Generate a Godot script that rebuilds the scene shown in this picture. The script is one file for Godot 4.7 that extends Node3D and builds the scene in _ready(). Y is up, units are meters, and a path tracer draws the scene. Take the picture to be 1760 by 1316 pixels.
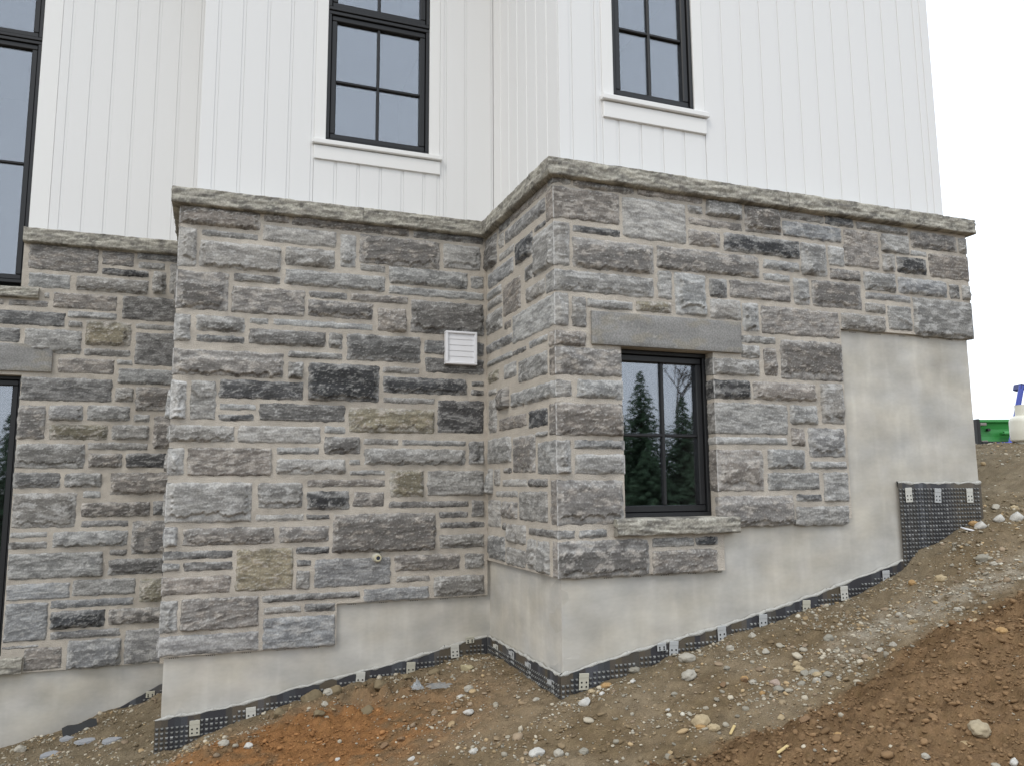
extends Node3D
# Corner of a house: stone veneer below, white vertical boards above, bare graded soil in front.
# House axes: x along the fronts, y up, z towards the viewer. The right bay's front is z = 0, its left corner x = 0.

const LA := 2.342      # length of the middle front
const LB := 1.384      # depth of the return between the middle front and the right bay
const LC := 3.735      # length of the right bay
const DZ := -2.77      # front of the far left wing
const SET := 0.10      # boards stand this far behind the stone

const STONES_A := [
	[-2.342, -1.795, 2.480, 2.618, "b", 0.21], [-1.764, -1.585, 2.558, 2.622, "b"], [-1.559, -0.655, 2.552, 2.641, "b"], [-2.192, -1.805, 2.402, 2.445, "g"],
	[-1.765, -1.228, 2.406, 2.525, "l"], [-2.342, -2.227, 2.164, 2.443, "l", 0.17], [-2.200, -1.638, 2.171, 2.364, "l"], [-1.597, -1.241, 2.239, 2.377, "g"],
	[-2.342, -1.998, 1.853, 2.127, "b", 0.26], [-1.957, -1.638, 2.083, 2.137, "d"], [-1.597, -0.846, 2.087, 2.206, "l"], [-1.966, -1.454, 1.850, 2.043, "b"],
	[-1.416, -1.141, 2.003, 2.051, "d"], [-1.421, -0.938, 1.858, 1.981, "b"], [-2.342, -2.244, 1.619, 1.804, "l", 0.19], [-2.203, -1.877, 1.696, 1.808, "g"],
	[-1.833, -1.709, 1.772, 1.811, "g"], [-1.674, -0.936, 1.773, 1.818, "l"], [-2.198, -1.877, 1.617, 1.665, "d"], [-1.839, -1.295, 1.621, 1.733, "d"],
	[-1.261, -1.165, 1.618, 1.734, "g"], [-2.342, -1.595, 1.375, 1.556, "b", 0.16], [-1.555, -1.163, 1.534, 1.578, "g"], [-1.191, -1.077, 2.261, 2.518, "l"],
	[-1.044, -0.406, 2.309, 2.532, "b"], [-0.365, -0.057, 2.328, 2.527, "l"], [-0.617, -0.030, 2.555, 2.615, "d"], [-1.036, -0.848, 2.244, 2.295, "g"],
	[-0.807, -0.167, 2.163, 2.297, "g"], [-0.130, -0.030, 2.181, 2.276, "g"], [-0.806, -0.030, 2.081, 2.139, "l"], [-1.107, -0.664, 2.002, 2.056, "b"],
	[-0.891, -0.673, 1.776, 1.956, "b"], [-0.628, -0.030, 1.782, 2.042, "d"], [-1.126, -0.557, 1.538, 1.738, "d"], [-0.517, -0.030, 1.620, 1.723, "d"],
	[-0.511, -0.030, 1.469, 1.584, "d"], [-0.841, -0.567, 1.450, 1.495, "g"], [-1.407, -0.879, 1.220, 1.500, "k"], [-0.845, -0.172, 1.296, 1.420, "k"],
	[-0.130, -0.030, 1.375, 1.409, "d"], [-0.130, -0.030, 1.300, 1.340, "d"], [-0.838, -0.440, 1.218, 1.259, "g"], [-0.410, -0.030, 0.994, 1.250, "k"],
	[-1.100, -0.439, 0.986, 1.172, "o"], [-1.747, -1.136, 1.063, 1.184, "d"], [-1.279, -1.133, 0.976, 1.024, "l"], [-1.887, -1.314, 0.900, 1.019, "l"],
	[-1.277, -1.018, 0.825, 0.947, "d"], [-0.985, -0.724, 0.896, 0.936, "g"], [-0.691, -0.178, 0.895, 0.931, "l"], [-0.977, -0.183, 0.743, 0.863, "g"],
	[-0.148, -0.030, 0.750, 0.930, "d"], [-1.088, -1.014, 0.742, 0.779, "g"], [-1.618, -1.123, 0.673, 0.780, "l"], [-1.619, -1.317, 0.818, 0.865, "g"],
	[-1.087, -0.825, 0.665, 0.696, "g"], [-1.396, -0.823, 0.580, 0.628, "b"], [-0.780, -0.520, 0.500, 0.700, "o"], [-0.487, -0.030, 0.507, 0.694, "g"],
	[-1.393, -1.093, 0.413, 0.545, "k"], [-1.056, -0.827, 0.430, 0.535, "b"], [-0.783, -0.160, 0.417, 0.461, "d"], [-0.125, -0.030, 0.339, 0.461, "d"],
	[-0.389, -0.165, 0.338, 0.378, "d"], [-0.389, -0.030, 0.255, 0.296, "d"], [-1.202, -0.422, 0.094, 0.374, "b"], [-1.552, -1.450, 1.376, 1.496, "g"],
	[-2.342, -2.250, 1.060, 1.325, "w", 0.26], [-2.217, -2.053, 1.059, 1.332, "g"], [-2.028, -1.446, 1.218, 1.348, "k"], [-2.023, -1.782, 1.135, 1.173, "l"],
	[-2.025, -1.789, 1.057, 1.099, "k"], [-2.342, -1.920, 0.903, 1.013, "g", 0.42], [-2.342, -2.245, 0.670, 0.852, "l", 0.39], [-2.217, -1.656, 0.664, 0.855, "b"],
	[-2.342, -1.783, 0.339, 0.610, "l", 0.38], [-1.736, -1.430, 0.430, 0.607, "g"], [-1.746, -1.416, 0.337, 0.381, "l"], [-1.396, -1.233, 0.343, 0.376, "d"],
	[-2.342, -2.267, 0.180, 0.305, "u", 0.21], [-2.222, -1.625, 0.180, 0.295, "b"], [-1.581, -1.235, 0.181, 0.293, "b"], [-2.342, -1.899, 0.092, 0.140, "d", 0.31],
	[-1.459, -1.233, 0.098, 0.144, "k"], [-2.342, -2.245, 0.013, 0.061, "g", 0.23], [-2.209, -1.896, 0.009, 0.065, "d"], [-1.867, -1.485, -0.146, 0.140, "o"],
	[-1.452, -1.357, 0.013, 0.052, "d"], [-1.454, -1.364, -0.150, -0.025, "g"], [-1.326, -0.770, -0.146, 0.052, "u"], [-2.342, -1.905, -0.147, -0.033, "b", 0.19],
	[-2.342, -2.243, -0.392, -0.190, "g", 0.17], [-2.213, -1.714, -0.392, -0.184, "b"], [-2.342, -1.707, -0.551, -0.425, "u", 0.21], [-1.681, -1.002, -0.230, -0.187, "d"],
	[-1.676, -1.423, -0.312, -0.269, "g"], [-1.389, -1.178, -0.316, -0.261, "d"], [-1.671, -1.174, -0.557, -0.347, "u"], [-0.965, -0.475, -0.265, -0.180, "u"],
	[-0.735, -0.228, -0.057, 0.057, "b"], [-0.183, -0.030, -0.058, 0.051, "g"], [-0.722, -0.470, -0.137, -0.098, "g"], [-0.431, -0.030, -0.259, -0.112, "g"],
	[-0.388, -0.030, 0.103, 0.203, "g"],
]
const STONES_C := [
	[0.000, 0.122, 2.579, 2.642, "d", 0.096], [0.146, 0.608, 2.568, 2.626, "b"], [0.639, 1.168, 2.572, 2.627, "b"], [0.000, 0.489, 2.339, 2.552, "b", 0.127],
	[0.518, 1.016, 2.257, 2.544, "l"], [1.046, 1.163, 2.492, 2.547, "g"], [1.198, 1.502, 2.490, 2.611, "g"], [1.049, 1.496, 2.408, 2.457, "b"],
	[0.140, 0.491, 2.253, 2.299, "k"], [0.000, 0.108, 2.016, 2.307, "l", 0.361], [0.137, 0.748, 2.011, 2.217, "b"], [0.779, 1.632, 2.062, 2.221, "b"],
	[1.041, 1.299, 2.258, 2.367, "b"], [0.000, 0.741, 1.847, 1.982, "g", 0.141], [0.779, 0.884, 1.850, 2.042, "g"], [0.914, 1.162, 1.749, 2.043, "l"],
	[1.199, 1.344, 1.896, 2.028, "d"], [0.124, 0.221, 1.612, 1.810, "g"], [0.234, 0.570, 1.746, 1.802, "g"], [0.601, 0.878, 1.748, 1.820, "o"],
	[0.000, 0.095, 1.614, 1.822, "l", 0.779], [1.198, 1.455, 1.740, 1.881, "l"], [1.473, 1.609, 1.668, 1.870, "l"], [0.000, 0.480, 1.292, 1.467, "b", 0.101],
	[0.000, 0.217, 1.480, 1.574, "b", 0.101], [0.000, 0.108, 1.147, 1.249, "g", 0.818], [0.151, 0.480, 1.142, 1.259, "g"], [0.000, 0.480, 0.901, 1.102, "b", 0.113],
	[0.000, 0.093, 0.654, 0.861, "g", 0.315], [0.123, 0.480, 0.812, 0.865, "d"], [0.128, 0.480, 0.652, 0.772, "l"], [0.000, 0.466, 0.331, 0.609, "b", 0.099],
	[0.000, 0.112, 0.247, 0.292, "d", 0.499], [0.148, 0.342, 0.247, 0.293, "g"], [0.000, 0.643, -0.000, 0.224, "b", 0.086], [0.677, 0.989, 0.171, 0.224, "g"],
	[1.013, 1.183, 0.175, 0.223, "k"], [0.676, 1.168, -0.001, 0.142, "b"], [1.531, 1.846, 2.409, 2.607, "b"], [1.859, 2.260, 2.549, 2.605, "g"],
	[2.273, 2.542, 2.547, 2.614, "k"], [1.869, 2.412, 2.413, 2.527, "u"], [1.341, 2.008, 2.244, 2.377, "k"], [2.024, 2.259, 2.130, 2.376, "l"],
	[2.285, 2.429, 2.227, 2.372, "l"], [2.442, 2.782, 2.237, 2.522, "b"], [2.578, 3.100, 2.545, 2.600, "g"], [2.820, 3.105, 2.385, 2.529, "l"],
	[3.134, 3.624, 2.454, 2.587, "b"], [3.652, 3.735, 2.457, 2.579, "g"], [3.124, 3.284, 2.386, 2.424, "l"], [2.823, 2.943, 2.230, 2.365, "l"],
	[2.967, 3.274, 2.231, 2.361, "k"], [3.309, 3.735, 2.225, 2.421, "b"], [1.674, 1.998, 2.141, 2.211, "l"], [1.673, 1.907, 2.056, 2.106, "l"],
	[2.294, 2.581, 2.118, 2.200, "b"], [2.618, 2.937, 2.061, 2.205, "g"], [2.964, 3.481, 2.063, 2.193, "u"], [3.514, 3.615, 2.063, 2.179, "d"],
	[3.651, 3.735, 2.066, 2.178, "g"], [1.374, 1.901, 1.906, 2.030, "b"], [1.939, 2.077, 1.898, 2.092, "l"], [2.106, 2.576, 1.897, 2.093, "b"],
	[2.624, 3.081, 1.992, 2.041, "u"], [2.617, 2.812, 1.886, 1.958, "g"], [2.838, 3.074, 1.764, 1.950, "g"], [3.105, 3.735, 1.738, 2.039, "g"],
	[1.634, 2.341, 1.659, 1.859, "b"], [2.373, 2.798, 1.740, 1.857, "g"], [1.455, 1.744, 1.581, 1.630, "g"], [1.205, 1.594, 1.341, 1.453, "g", 0.1],
	[1.448, 1.601, 1.469, 1.559, "g"], [1.640, 1.749, 1.351, 1.546, "b"], [1.789, 2.352, 1.334, 1.619, "b"], [1.205, 1.503, 1.173, 1.301, "k", 0.1],
	[1.535, 2.086, 1.175, 1.302, "b"], [2.135, 2.341, 1.018, 1.309, "g"], [1.205, 1.817, 0.930, 1.141, "g", 0.1], [1.847, 2.090, 1.006, 1.139, "g"],
	[1.848, 1.959, 0.851, 0.975, "b"], [1.999, 2.330, 0.770, 0.977, "u"], [1.205, 1.807, 0.855, 0.902, "l", 0.1], [1.205, 1.582, 0.533, 0.814, "b", 0.1],
	[1.629, 1.956, 0.686, 0.818, "g"], [2.008, 2.333, 0.686, 0.734, "g"], [1.623, 2.072, 0.535, 0.654, "g"], [2.117, 2.338, 0.449, 0.657, "g"],
	[1.866, 2.088, 0.452, 0.500, "k"], [1.205, 1.829, 0.291, 0.495, "b"], [1.858, 2.330, 0.287, 0.413, "g"],
]
const STONES_B := [
	[-1.429, -1.131, 2.330, 2.584, "d"], [-1.072, -0.825, 2.553, 2.610, "d"], [-1.062, -0.963, 2.424, 2.536, "g"], [-0.925, -0.141, 2.424, 2.528, "u"],
	[-0.812, -0.110, 2.560, 2.616, "b"], [-1.056, -0.739, 2.322, 2.376, "l"], [-0.705, -0.375, 2.195, 2.358, "k"], [-0.327, -0.143, 2.332, 2.363, "k"],
	[-1.328, -0.759, 2.165, 2.284, "u"], [-0.516, -0.380, 2.023, 2.127, "d"], [-1.350, -1.024, 2.073, 2.135, "l"], [-1.350, -1.007, 1.991, 2.053, "l"],
	[-0.977, -0.615, 1.859, 2.102, "b"], [-0.501, -0.156, 1.862, 1.965, "g"], [-1.372, -1.009, 1.787, 1.954, "g"], [-0.956, -0.817, 1.755, 1.810, "b"],
	[-1.374, -0.793, 1.633, 1.705, "u"], [-0.777, -0.515, 1.527, 1.560, "d"], [-0.453, -0.127, 1.530, 1.574, "l"], [-1.355, -0.795, 1.526, 1.569, "g"],
	[-0.659, -0.136, 1.311, 1.465, "g"], [-1.333, -1.092, 1.390, 1.474, "o"], [-0.969, -0.708, 1.374, 1.481, "l"], [-1.334, -1.152, 1.293, 1.333, "l"],
	[-1.106, -0.870, 1.158, 1.310, "b"], [-1.315, -1.143, 0.993, 1.251, "g"], [-1.077, -0.524, 0.993, 1.084, "b"], [-0.463, -0.143, 0.972, 1.086, "k"],
	[-1.347, -0.831, 0.752, 0.938, "l"], [-0.783, -0.362, 0.671, 0.926, "b"], [-0.341, -0.147, 0.905, 0.932, "g"], [-0.982, -0.827, 0.672, 0.704, "d"],
	[-1.341, -1.240, 0.516, 0.706, "g"], [-1.200, -1.076, 0.581, 0.703, "g"], [-1.009, -0.513, 0.574, 0.622, "l"], [-0.481, -0.157, 0.573, 0.618, "d"],
	[-1.162, -0.693, 0.497, 0.537, "l"], [-1.347, -1.057, 0.267, 0.465, "l"], [-1.023, -0.712, 0.343, 0.458, "b"], [-0.662, -0.162, 0.340, 0.534, "g"],
	[-1.021, -0.948, 0.258, 0.302, "d"], [-0.906, -0.553, 0.171, 0.300, "g"], [-1.341, -0.969, 0.024, 0.194, "g"], [-0.934, -0.557, 0.014, 0.129, "g"],
	[-0.519, -0.360, 0.016, 0.215, "l"], [-0.335, -0.142, 0.008, 0.213, "g"],
]
const STONES_D := [
	[-3.558, -3.047, 2.396, 2.607, "b"], [-3.012, -2.769, 2.481, 2.603, "b"], [-2.744, -2.396, 2.555, 2.625, "d"], [-2.724, -2.521, 2.477, 2.528, "g"],
	[-3.008, -2.645, 2.396, 2.449, "k"], [-2.607, -2.506, 2.258, 2.454, "g"], [-2.473, -2.370, 2.269, 2.534, "g"], [-3.546, -3.244, 2.244, 2.360, "g"],
	[-3.197, -2.648, 2.244, 2.364, "g"], [-3.358, -2.884, 2.081, 2.209, "b"], [-2.833, -2.375, 2.019, 2.218, "d"], [-3.423, -3.392, 2.155, 2.195, "g"],
	[-3.677, -3.396, 2.077, 2.122, "b"], [-3.767, -3.715, 2.080, 2.115, "b"], [-3.758, -3.264, 1.918, 2.034, "d"], [-3.242, -2.883, 2.002, 2.057, "l"],
	[-3.230, -3.135, 1.921, 1.968, "g"], [-3.099, -2.760, 1.776, 1.983, "o"], [-2.722, -2.368, 1.940, 1.981, "g"], [-3.749, -3.588, 1.770, 1.881, "d"],
	[-3.544, -3.135, 1.692, 1.889, "g"], [-2.717, -2.360, 1.627, 1.906, "d"], [-3.103, -2.760, 1.690, 1.743, "g"], [-3.292, -2.876, 1.536, 1.655, "b"],
	[-2.853, -2.739, 1.622, 1.657, "g"], [-2.836, -2.349, 1.462, 1.587, "g"], [-3.546, -2.882, 1.299, 1.487, "d"], [-2.847, -2.717, 1.306, 1.423, "g"],
	[-2.691, -2.340, 1.235, 1.433, "b"], [-3.551, -3.359, 0.981, 1.250, "b"], [-3.330, -3.088, 1.137, 1.261, "u"], [-3.051, -2.734, 1.144, 1.266, "g"],
	[-2.699, -2.581, 1.143, 1.197, "l"], [-3.320, -2.895, 0.981, 1.101, "o"], [-2.858, -2.578, 0.986, 1.105, "l"], [-2.539, -2.328, 0.914, 1.188, "b"],
	[-3.545, -3.057, 0.746, 0.940, "g"], [-3.031, -2.586, 0.901, 0.955, "g"], [-3.021, -2.775, 0.754, 0.865, "b"], [-2.738, -2.317, 0.751, 0.868, "k"],
	[-3.548, -3.226, 0.587, 0.707, "d"], [-3.185, -2.918, 0.590, 0.701, "g"], [-2.845, -2.309, 0.528, 0.706, "b"], [-3.540, -3.092, 0.269, 0.543, "g"],
	[-3.043, -2.920, 0.503, 0.554, "l"], [-3.052, -2.543, 0.348, 0.460, "b"], [-3.046, -2.701, 0.267, 0.313, "u"], [-2.513, -2.339, 0.353, 0.464, "d"],
	[-3.545, -3.289, 0.192, 0.233, "l"], [-3.544, -3.284, 0.103, 0.155, "d"], [-3.244, -2.698, 0.108, 0.230, "l"], [-2.666, -2.328, 0.031, 0.304, "b"],
	[-3.540, -2.875, -0.134, 0.062, "g"], [-2.823, -2.701, 0.030, 0.073, "d"], [-2.827, -2.317, -0.131, -0.006, "d"], [-3.539, -3.107, -0.297, -0.175, "u"],
	[-3.080, -2.620, -0.286, -0.161, "l"], [-2.586, -2.308, -0.361, -0.173, "o"], [-3.229, -2.625, -0.374, -0.316, "u"], [-3.538, -3.248, -0.612, -0.324, "u"],
	[-3.221, -2.835, -0.535, -0.402, "k"], [-2.801, -2.299, -0.530, -0.408, "b"], [-3.214, -2.716, -0.617, -0.560, "u"], [-3.543, -3.296, -0.666, -0.651, "u"],
	[-3.386, -3.131, -0.838, -0.679, "b"], [-3.088, -2.705, -0.855, -0.638, "u"], [-2.674, -2.288, -0.850, -0.580, "u"],
]

# soil level measured along the walls and estimated in front: x, z, height
const LEVELS := [
	[-4.5, -2.7, -1.62], [-3.5, -2.7, -1.4], [-3.115, -2.7, -1.33], [-2.71, -2.7, -1.21], [-2.41, -2.7, -1.1], [-2.3, -1.28, -1.17],
	[-1.85, -1.28, -1.05], [-1.59, -1.28, -0.965], [-1.08, -1.28, -0.85], [-0.656, -1.28, -0.81], [-0.1, -1.28, -0.71], [-0.1, -0.9, -0.7],
	[-0.1, -0.5, -0.712], [-0.07, 0.05, -0.735], [0.445, 0.05, -0.607], [0.963, 0.05, -0.506], [1.524, 0.05, -0.378], [2.184, 0.05, -0.261],
	[2.74, 0.05, -0.115], [3.045, 0.05, 0.096], [3.6, 0.05, 0.265], [-3, 1, -1.38], [-2, 1, -1.16], [-1, 1, -0.96],
	[0, 1, -0.79], [1, 1, -0.55], [2, 1, -0.31], [3, 1, -0.04], [4, 1, 0.26], [-3.5, -1, -1.44],
	[-1.2, -0.4, -0.97], [-3, 3, -1.42], [-2, 3, -1.2], [0, 3, -0.84], [2, 3, -0.35], [4, 3, 0.16],
	[-4, 6, -1.6], [-2, 6, -1.28], [1, 6, -0.66], [4, 6, 0.05], [4.2, 0, 0.42], [4.2, -1.5, 0.55],
	[5, 0, 0.66], [5, -1.2, 0.8], [6, 0, 0.86], [6, -2, 0.98], [6.7, -2, 1.03], [7.5, -2.5, 1.05],
	[9, -4, 1.05], [9, 2, 0.8], [7, 3, 0.45], [12, -6, 1.05], [9.5, 6, -0.5], [12, 6, -0.7],
	[6.5, 6, -0.25], [-7, 0, -2], [-7, 6, -2.1],
]
# line where the loose brown soil starts: x, z
const RIDGE := [[-0.45, 1.05], [0.11, 1.06], [0.52, 1.19], [0.8, 1.22], [1.02, 1.19], [1.47, 1.06], [1.89, 0.93], [2.41, 0.92], [2.75, 1.0], [4.0, 1.15], [8.0, 1.5]]

var rng := RandomNumberGenerator.new()
var na := FastNoiseLite.new()
var nb := FastNoiseLite.new()
var nc := FastNoiseLite.new()
var nr := FastNoiseLite.new()
var M := {}
var house: Node3D
var cam: Camera3D
var coarse := PackedFloat32Array()


class Acc:
	var v := PackedVector3Array()
	var n := PackedVector3Array()
	var c := PackedColorArray()
	var t := PackedVector2Array()
	var k := PackedInt32Array()

	func grid(P: PackedVector3Array, C: PackedColorArray, T: PackedVector2Array, nx: int, ny: int, keep := PackedByteArray()) -> void:
		var b := v.size()
		var w := nx + 1
		v.append_array(P)
		c.append_array(C)
		t.append_array(T)
		for j in ny + 1:
			for i in w:
				var q := j * w + i
				var du := P[q + (1 if i < nx else 0)] - P[q - (1 if i > 0 else 0)]
				var dv := P[q + (w if j < ny else 0)] - P[q - (w if j > 0 else 0)]
				n.append(du.cross(dv).normalized())
		for j in ny:
			for i in nx:
				if keep.size() and not keep[j * nx + i]:
					continue
				var a := b + j * w + i
				k.append_array([a, a + w + 1, a + 1, a, a + w, a + w + 1])

	# four corners seen from outside: lower left, lower right, upper right, upper left
	func quad(p0: Vector3, p1: Vector3, p2: Vector3, p3: Vector3, col := Color.WHITE, s := 1.0) -> void:
		var b := v.size()
		var nn := (p1 - p0).cross(p3 - p0)
		if nn.length_squared() < 1e-16:
			nn = (p2 - p1).cross(p3 - p1)
		nn = nn.normalized()
		for p in [p0, p1, p2, p3]:
			v.append(p)
			n.append(nn)
			c.append(col)
			t.append(Vector2(p.x + p.z, p.y) * s if absf(nn.y) < 0.7 else Vector2(p.x, p.z) * s)
		k.append_array([b, b + 2, b + 1, b, b + 3, b + 2])

	func tri(p0: Vector3, p1: Vector3, p2: Vector3, col := Color.WHITE) -> void:
		quad(p0, p1, p2, p2, col)

	# box with chamfered edges; f = [right, up, out]
	func box(o: Vector3, s: Vector3, ch := 0.003, col := Color.WHITE, f := Basis.IDENTITY) -> void:
		var h := s / 2.0
		ch = minf(ch, minf(h.x, minf(h.y, h.z)) * 0.8)
		for ax in 3:
			var a1 := (ax + 1) % 3
			var a2 := (ax + 2) % 3
			for sg in [-1.0, 1.0]:
				var q := []
				for st in [[-1.0, -1.0], [1.0, -1.0], [1.0, 1.0], [-1.0, 1.0]]:
					var p := Vector3.ZERO
					p[ax] = sg * h[ax]
					p[a1] = st[0] * (h[a1] - ch) * sg
					p[a2] = st[1] * (h[a2] - ch)
					q.append(o + f * p)
				quad(q[0], q[1], q[2], q[3], col)
			for s1 in [-1.0, 1.0]:
				for s2 in [-1.0, 1.0]:
					var q := []
					for st in [[-1.0, 0], [1.0, 0], [1.0, 1], [-1.0, 1]]:
						var p := Vector3.ZERO
						p[ax] = st[0] * (h[ax] - ch)
						p[a1] = s1 * (h[a1] - (ch if st[1] == 1 else 0.0))
						p[a2] = s2 * (h[a2] - (0.0 if st[1] == 1 else ch))
						q.append(o + f * p)
					var out: Vector3 = (q[1] - q[0]).cross(q[3] - q[0])
					var dir := Vector3.ZERO
					dir[a1] = s1
					dir[a2] = s2
					if out.dot(f * dir) > 0.0:
						quad(q[0], q[1], q[2], q[3], col)
					else:
						quad(q[1], q[0], q[3], q[2], col)

	func tube(p0: Vector3, p1: Vector3, r0: float, r1: float, seg := 12, col := Color.WHITE, caps := true) -> void:
		var d := (p1 - p0).normalized()
		var e := d.cross(Vector3.UP if absf(d.y) < 0.9 else Vector3.RIGHT).normalized()
		var g := d.cross(e)
		for i in seg:
			var a := TAU * i / seg
			var b2 := TAU * (i + 1) / seg
			var ra := e * cos(a) + g * sin(a)
			var rb := e * cos(b2) + g * sin(b2)
			var at := v.size()
			for w in [[p0 + ra * r0, ra], [p0 + rb * r0, rb], [p1 + rb * r1, rb], [p1 + ra * r1, ra]]:
				v.append(w[0])
				n.append(w[1])
				c.append(col)
				t.append(Vector2(w[0].x + w[0].z, w[0].y))
			k.append_array([at, at + 2, at + 1, at, at + 3, at + 2])
			if caps:
				tri(p0, p0 + rb * r0, p0 + ra * r0, col)
				tri(p1, p1 + ra * r1, p1 + rb * r1, col)

	# ring profile [radius, height] turned about the vertical through o
	func lathe(o: Vector3, prof: Array, seg := 28, col := Color.WHITE) -> void:
		var P := PackedVector3Array()
		var C := PackedColorArray()
		var T := PackedVector2Array()
		for j in prof.size():
			for i in seg + 1:
				var a := -TAU * i / seg
				P.append(o + Vector3(cos(a) * prof[j][0], prof[j][1], sin(a) * prof[j][0]))
				C.append(col)
				T.append(Vector2(float(i) / seg, prof[j][1]))
		grid(P, C, T, seg, prof.size() - 1)

	func mesh(m: Material, into: ArrayMesh = null) -> ArrayMesh:
		var am := into if into else ArrayMesh.new()
		var a := []
		a.resize(Mesh.ARRAY_MAX)
		a[Mesh.ARRAY_VERTEX] = v
		a[Mesh.ARRAY_NORMAL] = n
		a[Mesh.ARRAY_COLOR] = c
		a[Mesh.ARRAY_TEX_UV] = t
		a[Mesh.ARRAY_INDEX] = k
		am.add_surface_from_arrays(Mesh.PRIMITIVE_TRIANGLES, a)
		am.surface_set_material(am.get_surface_count() - 1, m)
		return am


func put(called: String, m: Mesh, parent: Node = self, at := Vector3.ZERO) -> MeshInstance3D:
	var o := MeshInstance3D.new()
	o.name = called
	o.mesh = m
	o.position = at
	parent.add_child(o, true)
	return o


func part(called: String, parent: Node, at := Vector3.ZERO) -> Node3D:
	var o := Node3D.new()
	o.name = called
	o.position = at
	parent.add_child(o, true)
	return o


func tag(o: Node, label: String, category: String, group := "") -> void:
	o.set_meta("label", label)
	o.set_meta("category", category)
	if group:
		o.set_meta("group", group)


func lin(r: float, g: float, b: float) -> Color:
	return Color(r, g, b).linear_to_srgb()


func noise_tex(sd: int, freq: float, octaves: int, lo := 0.0, hi := 1.0, kind := FastNoiseLite.TYPE_SIMPLEX, size := 512) -> NoiseTexture2D:
	var f := FastNoiseLite.new()
	f.noise_type = kind
	f.seed = sd
	f.frequency = freq
	f.fractal_octaves = octaves
	var t := NoiseTexture2D.new()
	t.width = size
	t.height = size
	t.seamless = true
	t.noise = f
	var g := Gradient.new()
	g.set_color(0, Color(lo, lo, lo))
	g.set_color(1, Color(hi, hi, hi))
	t.color_ramp = g
	return t


func mat(c: Color, rough := 0.8, spec := 0.5, vertex := false) -> StandardMaterial3D:
	var m := StandardMaterial3D.new()
	m.albedo_color = c
	m.roughness = rough
	m.metallic_specular = spec
	m.vertex_color_use_as_albedo = vertex
	return m


func textured(m: StandardMaterial3D, tex: Texture2D, bump: Texture2D, depth: float, scale: float, world := false) -> StandardMaterial3D:
	m.albedo_texture = tex
	if bump:
		m.heightmap_enabled = true
		m.heightmap_texture = bump
		m.heightmap_scale = depth
	m.uv1_scale = Vector3.ONE * scale
	if world:
		m.uv1_triplanar = true
		m.uv1_world_triplanar = true
	return m


func smear_texture() -> ImageTexture:
	# trowelled cement: long flat strokes, a few upright ones, cloudy patches
	var s := FastNoiseLite.new()
	s.noise_type = FastNoiseLite.TYPE_SIMPLEX
	s.seed = 31
	s.frequency = 0.004
	s.fractal_octaves = 4
	var im := Image.create(1024, 1024, false, Image.FORMAT_RGB8)
	for y in 1024:
		for x in 1024:
			var strokes := s.get_noise_2d(x * 1.6, y * 5.0 + 900.0)
			var cloud := s.get_noise_2d(x * 2.2 + 5000.0, y * 2.2)
			var up := s.get_noise_2d(x * 6.0, y * 1.1 + 9000.0)
			var fine := s.get_noise_2d(x * 18.0 + 700.0, y * 40.0)
			var f := 0.91 + 0.045 * strokes + 0.055 * cloud + 0.05 * maxf(up, 0.0) + 0.015 * fine
			var warm := 0.010 + 0.022 * s.get_noise_2d(x * 1.6, y * 2.2 - 3000.0)
			im.set_pixel(x, y, Color(clampf(f + warm * 0.5, 0, 1), clampf(f, 0, 1), clampf(f - warm, 0, 1)))
	return ImageTexture.create_from_image(im)


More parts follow.
